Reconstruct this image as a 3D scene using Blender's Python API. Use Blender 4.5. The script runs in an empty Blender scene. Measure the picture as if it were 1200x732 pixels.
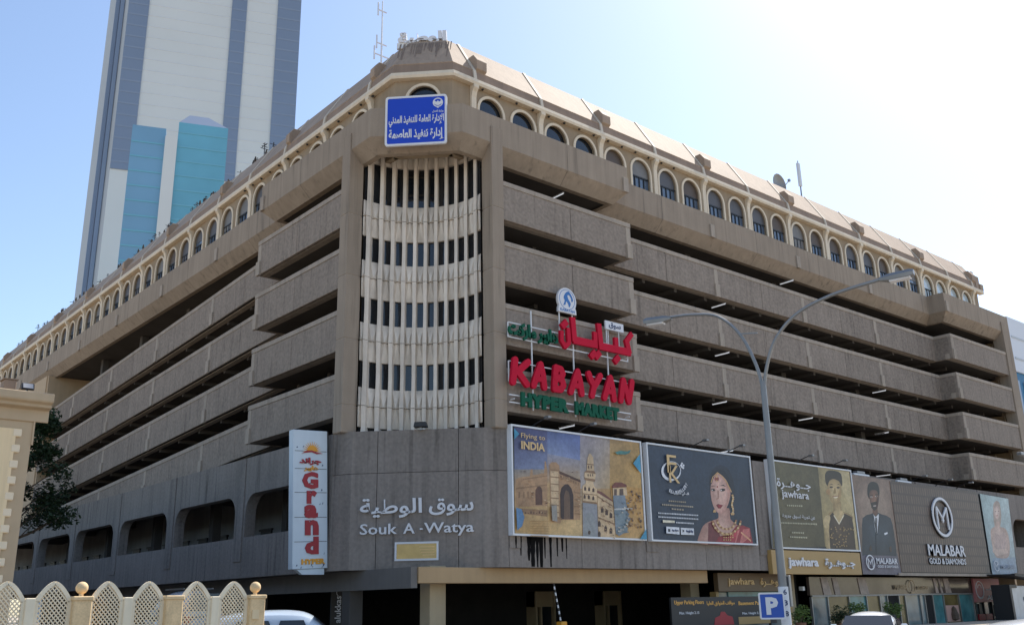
import bpy, bmesh, math, random
from mathutils import Vector, Matrix, geometry
R = math.radians
S = bpy.context.scene
COL = S.collection
rng = random.Random(11)

# ------------------------------------------------------------------ camera
# world: x runs along the right-hand facade, y along the left-hand facade, z up; origin on the
# ground under the building corner; metres
YAW, PITCH, ROLL = 0.861555064, 0.297666395, -0.0198229716
fw = Vector((math.cos(YAW)*math.cos(PITCH), math.sin(YAW)*math.cos(PITCH), math.sin(PITCH)))
rt = Vector((math.sin(YAW), -math.cos(YAW), 0)); up = rt.cross(fw)
rt, up = math.cos(ROLL)*rt + math.sin(ROLL)*up, -math.sin(ROLL)*rt + math.cos(ROLL)*up
cd = bpy.data.cameras.new('camera'); cam = bpy.data.objects.new('camera', cd); COL.objects.link(cam)
cd.sensor_width = 36; cd.lens = 36*1117.47/1200; cd.clip_start = .1; cd.clip_end = 6000
m = Matrix((rt, up, -fw)).transposed().to_4x4(); m.translation = (-21, -31.25, 1.7)
cam.matrix_world = m; S.camera = cam

# ------------------------------------------------------------------ sky, sun, exposure
SUN_AZ, SUN_EL = R(12), R(50)          # azimuth from +x towards +y
W = bpy.data.worlds.new('World'); S.world = W; W.use_nodes = True
nt = W.node_tree; bg = nt.nodes['Background']
sky = nt.nodes.new('ShaderNodeTexSky'); sky.sky_type = 'NISHITA'; sky.sun_disc = False
sky.sun_elevation = SUN_EL; sky.sun_rotation = R(90) - SUN_AZ
sky.air_density = 1.0; sky.dust_density = .8; sky.ozone_density = 1.0
nt.links.new(sky.outputs[0], bg.inputs[0]); bg.inputs[1].default_value = .126
sd = bpy.data.lights.new('sun', 'SUN'); sd.energy = 3.6; sd.angle = R(.5); sd.color = (1, .94, .85)
sun = bpy.data.objects.new('sun', sd); COL.objects.link(sun)
sv = Vector((math.cos(SUN_AZ)*math.cos(SUN_EL), math.sin(SUN_AZ)*math.cos(SUN_EL), math.sin(SUN_EL)))
sun.rotation_euler = sv.to_track_quat('Z', 'Y').to_euler(); sun.location = (60, -20, 90)
vs = S.view_settings; S.display_settings.display_device = 'sRGB'
vs.view_transform = 'Standard'; vs.look = 'None'; vs.gamma = 1; vs.use_curve_mapping = False
vs.exposure = .8
try:
    S.cycles.max_bounces = 6; S.cycles.diffuse_bounces = 3; S.cycles.use_denoising = True
except Exception: pass

# ------------------------------------------------------------------ materials
def lin(h):
    v = [int(h[i:i+2], 16)/255 for i in (0, 2, 4)]
    return tuple(((c/12.92) if c <= .04045 else ((c+.055)/1.055)**2.4) for c in v)
def mat(name, col, rough=.7, metal=0, var=.12, scale=1.5, bump=0, bscale=30, streak=0, spec=.5, emit=0, speck=0, coat=0, island=0, drip=0):
    M = bpy.data.materials.new(name); M.use_nodes = True
    n = M.node_tree.nodes; l = M.node_tree.links; b = n['Principled BSDF']
    b.inputs['Roughness'].default_value = rough; b.inputs['Metallic'].default_value = metal
    b.inputs['Specular IOR Level'].default_value = spec; b.inputs['Coat Weight'].default_value = coat
    g = n.new('ShaderNodeNewGeometry')
    fac = None
    def noise(sc, det, vec=None):
        t = n.new('ShaderNodeTexNoise'); t.inputs['Scale'].default_value = sc; t.inputs['Detail'].default_value = det
        l.new(vec or g.outputs['Position'], t.inputs['Vector']); return t.outputs['Fac']
    def math_(op, a, b_):
        q = n.new('ShaderNodeMath'); q.operation = op
        for i, v in enumerate((a, b_)):
            if isinstance(v, (int, float)): q.inputs[i].default_value = v
            else: l.new(v, q.inputs[i])
        return q.outputs[0]
    f = math_('MULTIPLY', math_('SUBTRACT', noise(scale, 4), .5), 2*var*1.6)
    if speck: f = math_('ADD', f, math_('MULTIPLY', math_('SUBTRACT', noise(bscale, 2), .5), speck*2))
    if streak:
        mp = n.new('ShaderNodeMapping'); mp.inputs['Scale'].default_value = (2.6, 2.6, .16)
        l.new(g.outputs['Position'], mp.inputs['Vector'])
        s = noise(1.3, 5, mp.outputs[0])
        f = math_('ADD', f, math_('MULTIPLY', math_('SUBTRACT', s, .52), streak*2.4))
    if drip:                            # rain marks: narrow, soft, running down
        mp = n.new('ShaderNodeMapping'); mp.inputs['Scale'].default_value = (1.7, 1.7, .09)
        l.new(g.outputs['Position'], mp.inputs['Vector'])
        d = noise(2.2, 3, mp.outputs[0]); rr = n.new('ShaderNodeMapRange'); rr.inputs['From Min'].default_value = .56; rr.inputs['From Max'].default_value = .74
        l.new(d, rr.inputs['Value']); f = math_('SUBTRACT', f, math_('MULTIPLY', math_('MULTIPLY', rr.outputs[0], noise(.35, 2)), drip*2))
    if island: f = math_('ADD', f, math_('MULTIPLY', math_('SUBTRACT', g.outputs['Random Per Island'], .5), island*2))
    f = math_('ADD', f, 1.0)
    h = n.new('ShaderNodeVectorMath'); h.operation = 'SCALE'; h.inputs[0].default_value = col[:3]
    l.new(f, h.inputs['Scale']); l.new(h.outputs[0], b.inputs['Base Color'])
    if bump:
        bp = n.new('ShaderNodeBump'); bp.inputs['Strength'].default_value = bump; bp.inputs['Distance'].default_value = .03
        l.new(noise(bscale, 3), bp.inputs['Height']); l.new(bp.outputs[0], b.inputs['Normal'])
    if emit:
        b.inputs['Emission Color'].default_value = (*col[:3], 1); b.inputs['Emission Strength'].default_value = emit
    return M
MT = {}
def addm(k, *a, **kw): MT[k] = mat(k, *a, **kw)
addm('aggregate', (.272, .226, .187), .9, var=.12, scale=.9, bump=.5, bscale=6, streak=.18, speck=.40, spec=.2, island=.09, drip=.3)
addm('concrete', (.335, .27, .208), .85, var=.09, scale=.7, bump=.15, bscale=18, streak=.18, speck=.08, spec=.25, island=.04, drip=.28)
addm('coping', (.38, .32, .26), .85, var=.14, scale=1.2, streak=.2, speck=.1, bscale=12, spec=.25, island=.06, drip=.2)
addm('podium_concrete', (.255, .222, .196), .9, var=.14, scale=.5, bump=.35, bscale=7, streak=.24, speck=.24, spec=.2, island=.09, drip=.34)
addm('joint', (.06, .052, .045), .95, var=.1)
addm('deck', (.10, .092, .085), .95, var=.2, scale=.6, spec=.1)  # interior concrete darkened; the shade of deep decks is put into its colour
addm('inner_wall', (.30, .29, .28), .9, var=.2, scale=.8, streak=.2)
addm('shade_wall', (.035, .033, .032), .95, var=.2, spec=.1)  # near-black tone puts the unlit depth behind decks and openings into colour
addm('cream_precast', (.74, .66, .565), .8, var=.14, scale=1.2, streak=.3, drip=.2, speck=.06, bscale=10, spec=.25)
addm('arcade_stucco', (.33, .255, .175), .85, var=.1, scale=1.2, streak=.14, spec=.2)
addm('white_trim', (.72, .61, .46), .7, var=.07, scale=1.0, streak=.14)
addm('roof_clad', (.36, .265, .19), .75, var=.12, scale=.6, streak=.2, drip=.15, speck=.05, bscale=6)
addm('roof_band', (.28, .20, .145), .8, var=.12, scale=.8, streak=.2)  # darker copy of the roof colour; the steep band's shade is put in
addm('rib', (.62, .54, .43), .7, var=.06)
addm('tint_glass', (.012, .016, .022), .06, var=0, spec=.7)
addm('blind', (.105, .105, .115), .6, var=.08, scale=2)
addm('blind_pale', (.19, .185, .18), .6, var=.1, scale=2)
addm('blind_brown', (.10, .075, .06), .6, var=.1, scale=2)
addm('sky_reflect_glass', (.10, .14, .20), .08, var=.15, scale=.6, spec=.7)  # blue of the reflected sky is put into the pane colour
addm('sky_view_glass', (.50, .58, .62), .1, var=.05, scale=.5, spec=.6)  # pale base colour paints the sky seen through the end windows
addm('black_metal', (.02, .02, .022), .5, var=.05)
addm('steel', (.30, .30, .30), .4, .7, var=.06)
addm('galv', (.24, .24, .24), .45, .55, var=.12, scale=3)
addm('white_paint', (.74, .75, .76), .5, var=.03)
addm('sign_white', (.62, .70, .76), .45, var=.05, scale=1.5, streak=.06)
addm('letter_white', (.72, .72, .74), .5, var=.03)
addm('red_letter', (.56, .006, .035), .7, var=.06, spec=.2)
addm('green_letter', (.006, .10, .055), .7, var=.1, spec=.2)
addm('dark_red', (.36, .02, .03), .5, var=.05)
addm('orange', (.80, .36, .03), .5, var=.05)
addm('sign_blue', (.006, .05, .50), .4, var=.04)
addm('road_blue', (.01, .08, .42), .4, var=.04)
addm('gold_board', (.42, .27, .10), .5, var=.06, scale=1)
addm('brown_board', (.16, .105, .055), .5, var=.08)
addm('gold_text', (.70, .48, .22), .45, var=.05)
addm('amber_text', (.85, .45, .10), .5, var=.03)
addm('brass', (.42, .30, .13), .35, .6, var=.15, scale=3)
addm('navy_text', (.03, .05, .13), .5, var=.03)
addm('logo_blue', (.03, .16, .45), .5, var=.03)
addm('tan_paint', (.46, .31, .165), .8, var=.07, streak=.1)
addm('beam_grey', (.17, .155, .14), .85, var=.12, streak=.15)
addm('column_paint', (.44, .34, .21), .8, var=.08, streak=.1)
addm('tube', (.9, .93, 1.0), .4, var=0, emit=.3)
addm('asphalt', (.115, .105, .092), .9, var=.2, scale=.8, speck=.2, bscale=40)
addm('paving', (.42, .35, .27), .85, var=.15, scale=2)
addm('kerb', (.38, .37, .35), .85, var=.12)
addm('lane_paint', (.7, .7, .68), .7, var=.15, scale=4)
addm('fence_cream', (.90, .77, .56), .8, var=.1, scale=3, streak=.15, drip=.15)
addm('fence_stone', (.78, .56, .31), .85, var=.16, scale=4, speck=.2, bscale=24, drip=.2)
addm('villa_cream', (.86, .66, .40), .85, var=.08, scale=.8, streak=.16, drip=.12)
addm('villa_tan', (.52, .39, .25), .85, var=.06, streak=.1)
addm('quoin', (.85, .70, .50), .85, var=.06)
addm('leaf', (.018, .036, .012), .6, var=.5, scale=1.6, spec=.3)
addm('leaf_light', (.10, .16, .04), .6, var=.4, scale=3, spec=.3)
addm('bark', (.12, .085, .06), .9, var=.25, scale=6)
addm('pot', (.25, .13, .08), .8)
addm('car_white', (.78, .79, .80), .25, var=0, coat=.8)
addm('car_blue', (.52, .60, .68), .25, var=0, coat=.8)
addm('car_glass', (.02, .025, .03), .05, var=0, spec=.7)
addm('rubber', (.02, .02, .02), .8, var=.1)
addm('lamp_red', (.5, .02, .02), .3, var=0)
addm('lamp_clear', (.7, .7, .72), .15, var=0)
addm('tower_panel', (.66, .68, .66), .6, var=.05, scale=.05)  # far tower colours from here are paled; distance haze is put into them
addm('tower_grey', (.46, .49, .51), .6, var=.06, scale=.05)
addm('tower_glass', (.20, .255, .35), .35, var=.10, scale=.03, spec=.5)
addm('tower_line', (.23, .285, .38), .5, var=.05, scale=.05)
addm('teal_line', (.165, .43, .545), .4, var=.05, scale=.05)
addm('teal_glass', (.14, .40, .52), .3, var=.15, scale=.1, spec=.6)
addm('teal_dark', (.18, .36, .52), .3, var=.15, scale=.05)
addm('hazy_white', (.66, .69, .74), .7, var=.05, scale=.05)
addm('facade_blue', (.008, .13, .27), .5, var=.15, scale=.15, spec=.3)
addm('shop_brown', (.085, .065, .055), .15, var=.6, scale=.9, spec=.5)
addm('shop_glass', (.15, .20, .205), .1, var=.6, scale=1.1, spec=.6)
addm('shop_teal', (.075, .23, .24), .15, var=.5, scale=1.2)
addm('shop_olive', (.17, .125, .045), .2, var=.5, scale=1.2)
addm('poster_skin', (.30, .23, .20), .4, var=.5, scale=2.5)
addm('shop_pink', (.50, .30, .25), .5, var=.05)
addm('pink_board', (.50, .17, .17), .5, var=.06)
addm('pale_panel', (.42, .46, .50), .35, var=.2, scale=2)
addm('warm_lit', (.55, .33, .2), .6, var=.1)
addm('tar', (.008, .007, .007), .9, var=.2, spec=.1)
addm('roof_stain', (.22, .16, .12), .85, var=.2)
def art_material():
    M = bpy.data.materials.new('printed_poster'); M.use_nodes = True
    n = M.node_tree.nodes; b = n['Principled BSDF']; b.inputs['Roughness'].default_value = .45
    a = n.new('ShaderNodeVertexColor'); a.layer_name = 'print'
    l = M.node_tree.links; g = n.new('ShaderNodeNewGeometry'); prev = a.outputs['Color']
    for sc, amt in ((1.1, .55), (6, .5), (22, .35)):      # mottling of the printed photographs
        t = n.new('ShaderNodeTexNoise'); t.inputs['Scale'].default_value = sc; t.inputs['Detail'].default_value = 3
        l.new(g.outputs['Position'], t.inputs['Vector'])
        q = n.new('ShaderNodeMath'); q.operation = 'MULTIPLY_ADD'; q.inputs[1].default_value = amt*1.5; q.inputs[2].default_value = 1-amt*.75
        l.new(t.outputs['Fac'], q.inputs[0]); h = n.new('ShaderNodeVectorMath'); h.operation = 'SCALE'
        l.new(prev, h.inputs[0]); l.new(q.outputs[0], h.inputs['Scale']); prev = h.outputs[0]
    l.new(prev, b.inputs['Base Color']); return M
MT['print'] = art_material()
def relief_material():
    M = mat('malabar_board', (.085, .062, .048), .5, var=.12, scale=.8)
    n = M.node_tree.nodes; l = M.node_tree.links; b = n['Principled BSDF']
    t = n.new('ShaderNodeTexBrick'); g = n.new('ShaderNodeNewGeometry'); mp = n.new('ShaderNodeMapping')
    mp.inputs['Rotation'].default_value = (R(90), 0, 0)
    l.new(g.outputs['Position'], mp.inputs['Vector']); l.new(mp.outputs[0], t.inputs['Vector'])
    t.inputs['Scale'].default_value = 1; t.inputs['Brick Width'].default_value = .30; t.inputs['Row Height'].default_value = .62
    t.inputs['Mortar Size'].default_value = .07; t.inputs['Color1'].default_value = (.175, .122, .09, 1)
    t.inputs['Color2'].default_value = (.13, .09, .068, 1); t.inputs['Mortar'].default_value = (.088, .064, .05, 1)
    l.new(t.outputs['Color'], b.inputs['Base Color'])
    bp = n.new('ShaderNodeBump'); bp.inputs['Strength'].default_value = .5; l.new(t.outputs['Fac'], bp.inputs['Height'])
    l.new(bp.outputs[0], b.inputs['Normal']); return M
MT['relief'] = relief_material()

# ------------------------------------------------------------------ mesh helpers
class MB:
    def __init__(s): s.v = []; s.f = []; s.m = []; s.c = []
    def add(s, vs, fs, m=0, cols=None):
        o = len(s.v); s.v += [tuple(p) for p in vs]
        for f in fs: s.f.append([i+o for i in f]); s.m.append(m)
        s.c += cols if cols else [(1, 1, 1)]*len(vs)
        return s
    def hexa(s, p, m=0):               # 8 points: bottom ring 0-3, top ring 4-7
        return s.add(p, [(3, 2, 1, 0), (4, 5, 6, 7), (0, 1, 5, 4), (1, 2, 6, 5), (2, 3, 7, 6), (3, 0, 4, 7)], m)
    def box(s, x0, x1, y0, y1, z0, z1, m=0):
        return s.hexa([(x0, y0, z0), (x1, y0, z0), (x1, y1, z0), (x0, y1, z0), (x0, y0, z1), (x1, y0, z1), (x1, y1, z1), (x0, y1, z1)], m)
    def bar(s, a, b, w, h=None, m=0, upv=(0, 0, 1)):
        a, b = Vector(a), Vector(b); d = (b-a).normalized(); u = Vector(upv)
        if abs(d.dot(u)) > .95: u = Vector((1, 0, 0))
        x = d.cross(u).normalized(); y = x.cross(d); h = h or w; p = []
        for q in (a, b): p += [q-x*w/2-y*h/2, q+x*w/2-y*h/2, q+x*w/2+y*h/2, q-x*w/2+y*h/2]
        return s.hexa(p, m)
    def prism(s, pts, fr, d0, d1, m=0, holes=()):
        # polygon in the frame (O, X, Y), extruded along Z = X x Y from d0 to d1
        O, X, Y = map(Vector, fr); Z = X.cross(Y)
        loops = [list(pts)] + [list(h) for h in holes]; flat = [p for l in loops for p in l]; n = len(flat)
        tri = geometry.tessellate_polygon([[Vector((p[0], p[1], 0)) for p in l] for l in loops]) if holes else [tuple(range(n))]
        P = [O+X*p[0]+Y*p[1] for p in flat]; F = [tuple(t) for t in tri] + [tuple(i+n for i in reversed(t)) for t in tri]; b = 0
        for l in loops:
            k = len(l); F += [(b+i, b+(i+1) % k, b+(i+1) % k+n, b+i+n) for i in range(k)]; b += k
        return s.add([p+Z*d0 for p in P]+[p+Z*d1 for p in P], F, m)
    def tube(s, path, r, n=8, m=0, cap=True):
        path = [Vector(p) for p in path]; rr = r if isinstance(r, (list, tuple)) else [r]*len(path); V = []; F = []; x = None
        for i, p in enumerate(path):
            d = (path[min(i+1, len(path)-1)]-path[max(i-1, 0)]).normalized()
            if x is None: x = d.cross(Vector((0, 0, 1)) if abs(d.z) < .9 else Vector((1, 0, 0))).normalized()
            x = (x-d*x.dot(d)).normalized(); y = d.cross(x)
            V += [p+(x*math.cos(2*math.pi*k/n)+y*math.sin(2*math.pi*k/n))*rr[i] for k in range(n)]
            if i: F += [((i-1)*n+k, (i-1)*n+(k+1) % n, i*n+(k+1) % n, i*n+k) for k in range(n)]
        if cap: F += [tuple(reversed(range(n))), tuple(range((len(path)-1)*n, len(path)*n))]
        return s.add(V, F, m)
    def lathe(s, prof, c, n=16, m=0):
        V = []; F = []
        for i, (r, z) in enumerate(prof):
            V += [(c[0]+r*math.cos(2*math.pi*k/n), c[1]+r*math.sin(2*math.pi*k/n), c[2]+z) for k in range(n)]
            if i: F += [((i-1)*n+k, (i-1)*n+(k+1) % n, i*n+(k+1) % n, i*n+k) for k in range(n)]
        F += [tuple(reversed(range(n))), tuple(range((len(prof)-1)*n, len(prof)*n))]
        return s.add(V, F, m)
    def ball(s, c, r, m=0, n=12):
        return s.lathe([(max(r*math.sin(math.pi*i/n), .002), -r*math.cos(math.pi*i/n)) for i in range(n+1)], c, 16, m)
    def build(s, name, mats, parent=None, smooth=False, bevel=0, fix=True):
        me = bpy.data.meshes.new(name); off = Vector(parent_loc(parent))
        me.from_pydata([tuple(Vector(v)-off) for v in s.v], [], s.f)
        for k in (mats if isinstance(mats, (list, tuple)) else [mats]): me.materials.append(MT[k])
        me.polygons.foreach_set('material_index', s.m)
        if any(c != (1, 1, 1) for c in s.c):
            a = me.color_attributes.new('print', 'FLOAT_COLOR', 'POINT')
            a.data.foreach_set('color', [x for c in s.c for x in (*c, 1)])
        if fix:
            b = bmesh.new(); b.from_mesh(me); bmesh.ops.recalc_face_normals(b, faces=b.faces); b.to_mesh(me); b.free()
        if smooth:
            me.polygons.foreach_set('use_smooth', [True]*len(me.polygons))
            try: me.set_sharp_from_angle(angle=R(35))
            except Exception: pass
        o = bpy.data.objects.new(name, me); COL.objects.link(o)
        if parent: o.parent = parent
        if bevel:
            q = o.modifiers.new('edge', 'BEVEL'); q.width = bevel; q.segments = 1; q.limit_method = 'ANGLE'
        return o
def parent_loc(p):
    v = Vector((0, 0, 0))
    while p is not None: v += p.location; p = p.parent
    return v
def tag(o, label=None, cat=None, group=None, kind=None):
    if label: o['label'] = label
    if cat: o['category'] = cat
    if group: o['group'] = group
    if kind: o['kind'] = kind
    return o
def thing(name, loc, label, cat, group=None):
    o = bpy.data.objects.new(name, None); COL.objects.link(o); o.location = loc; o.empty_display_size = .3
    return tag(o, label, cat, group)
def struct(name, mb, mats, **kw): return tag(mb.build(name, mats, **kw), kind='structure')
def copy_tree(o, parent=None, dloc=None):
    c = o.copy(); COL.objects.link(c); c.parent = parent
    if dloc is not None: c.location = Vector(o.location)+Vector(dloc)
    for ch in o.children: copy_tree(ch, c)
    return c
def smooth_pts(pts, n=5):
    out = []; N = len(pts)
    for i in range(N-1):
        p = [Vector(pts[min(max(i+k-1, 0), N-1)]) for k in range(4)]
        for j in range(n):
            t = j/n
            out.append(.5*((2*p[1])+(p[2]-p[0])*t+(2*p[0]-5*p[1]+4*p[2]-p[3])*t*t+(3*p[1]-p[0]-3*p[2]+p[3])*t**3))
    return out+[Vector(pts[-1])]

# lettering ---------------------------------------------------------
AF = {}
for ch, base, dual in (('ا', 0xFE8D, 0), ('إ', 0xFE87, 0), ('ب', 0xFE8F, 1), ('ة', 0xFE93, 0), ('ت', 0xFE95, 1), ('ج', 0xFE9D, 1), ('د', 0xFEA9, 0),
                       ('ذ', 0xFEAB, 0), ('ر', 0xFEAD, 0), ('ز', 0xFEAF, 0), ('س', 0xFEB1, 1), ('ص', 0xFEB9, 1), ('ط', 0xFEC1, 1), ('ع', 0xFEC9, 1),
                       ('ف', 0xFED1, 1), ('ق', 0xFED5, 1), ('ك', 0xFED9, 1), ('ل', 0xFEDD, 1), ('م', 0xFEE1, 1), ('ن', 0xFEE5, 1), ('ه', 0xFEE9, 1),
                       ('و', 0xFEED, 0), ('ي', 0xFEF1, 1), ('\u0640', 0x640, 2)):
    AF[ch] = (base, dual)
def arabic(s):
    out = []; i = 0
    def joins_next(c): return c in AF and AF[c][1] > 0
    while i < len(s):
        c = s[i]; prev = i > 0 and joins_next(s[i-1]) and c in AF
        if c == 'ل' and i+1 < len(s) and s[i+1] in 'اإ':
            base = 0xFEFB if s[i+1] == 'ا' else 0xFEF9
            out.append(chr(base+(1 if prev else 0))); i += 2; continue
        if c not in AF: out.append(c); i += 1; continue
        base, dual = AF[c]
        if dual == 2: out.append(chr(base)); i += 1; continue
        nxt = dual and i+1 < len(s) and s[i+1] in AF
        out.append(chr(base+(3 if prev and nxt else 2 if nxt else 1 if prev else 0))); i += 1
    return ''.join(reversed(out))
def text_geo(s, bold=0, depth=.0, shear=0, space=1, res=2):
    c = bpy.data.curves.new('lettering', 'FONT'); c.body = s; c.size = 1; c.resolution_u = res; c.offset = bold; c.extrude = depth
    c.shear = shear; c.space_character = space
    o = bpy.data.objects.new('lettering', c); COL.objects.link(o); bpy.context.view_layer.update()
    me = bpy.data.meshes.new_from_object(o.evaluated_get(bpy.context.evaluated_depsgraph_get()))
    V = [v.co.copy() for v in me.vertices]; F = [tuple(p.vertices) for p in me.polygons]
    bpy.data.objects.remove(o); bpy.data.curves.remove(c); bpy.data.meshes.remove(me); return V, F
def put_text(mb, s, fr, box, depth=.05, bold=0, m=0, keep=False, shear=0, space=1, res=2, face=0):
    # fit the lettering into box = (x0, x1, y0, y1) of frame (O, X, Y); it stands from face to face+depth
    V, F = text_geo(s, bold, .5, shear, space, res); O, X, Y = map(Vector, fr); Z = X.cross(Y)
    x0 = min(v.x for v in V); x1 = max(v.x for v in V); y0 = min(v.y for v in V); y1 = max(v.y for v in V)
    sx = (box[1]-box[0])/(x1-x0); sy = (box[3]-box[2])/(y1-y0)
    if keep: sx = sy = min(sx, sy)
    ox = box[0] if not keep else (box[0]+box[1]-sx*(x1-x0))/2
    return mb.add([O+X*(ox+(v.x-x0)*sx)+Y*(box[2]+(v.y-y0)*sy)+Z*(face+(v.z+.5)*depth) for v in V], F, m)
def frY(v): return ((0, v, 0), (1, 0, 0), (0, 0, 1))       # right-hand facade: local x = world x, out = -y
K2 = math.sqrt(.5)
def frC(k): return ((k/2, k/2, 0), (K2, -K2, 0), (0, 0, 1))   # chamfer plane x + y = k, out towards the street corner
def ring(mb, fr, cx, cy, rx, ry, w, d0, d1, m=0, n=40, a0=0, a1=2*math.pi):
    full = abs(a1-a0-2*math.pi) < 1e-6
    A = [a0+(a1-a0)*i/n for i in range(n if full else n+1)]
    o = [(cx+rx*math.cos(a), cy+ry*math.sin(a)) for a in A]; i_ = [(cx+(rx-w)*math.cos(a), cy+(ry-w)*math.sin(a)) for a in A]
    if full: return mb.prism(o, fr, d0, d1, m, [i_])
    return mb.prism(o+i_[::-1], fr, d0, d1, m)
def art(name, key, fr, origin, parent, step=.0022):
    O, X, Y = map(Vector, fr); Z = X.cross(Y); mb = MB()
    for i, row in enumerate(ART[key].split('\n')):
        c, p = row.split('|'); p = [tuple(int(t)/100 for t in q.split(',')) for q in p.split()]; n = len(p)
        pos = lambda a, b: O+X*(origin[0]+a)+Y*(origin[1]+b)+Z*(.004+step*i)
        if '>' in c:                   # soft-edged shape of the print: centre colour > rim colour
            c0, c1 = (lin(h) for h in c.split('>')); cx = sum(q[0] for q in p)/n; cy = sum(q[1] for q in p)/n
            mb.add([pos(cx, cy)]+[pos(*q) for q in p], [(0, k+1, (k+1) % n+1) for k in range(n)], 0, [c0]+[c1]*n); continue
        c = [lin(h) for h in c.split()]; cols = [c[k] if len(c) == n else c[0] for k in range(n)]
        mb.add([pos(*q) for q in p], [tuple(range(n))], 0, cols)
    return mb.build(name, 'print', parent, fix=False)
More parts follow.
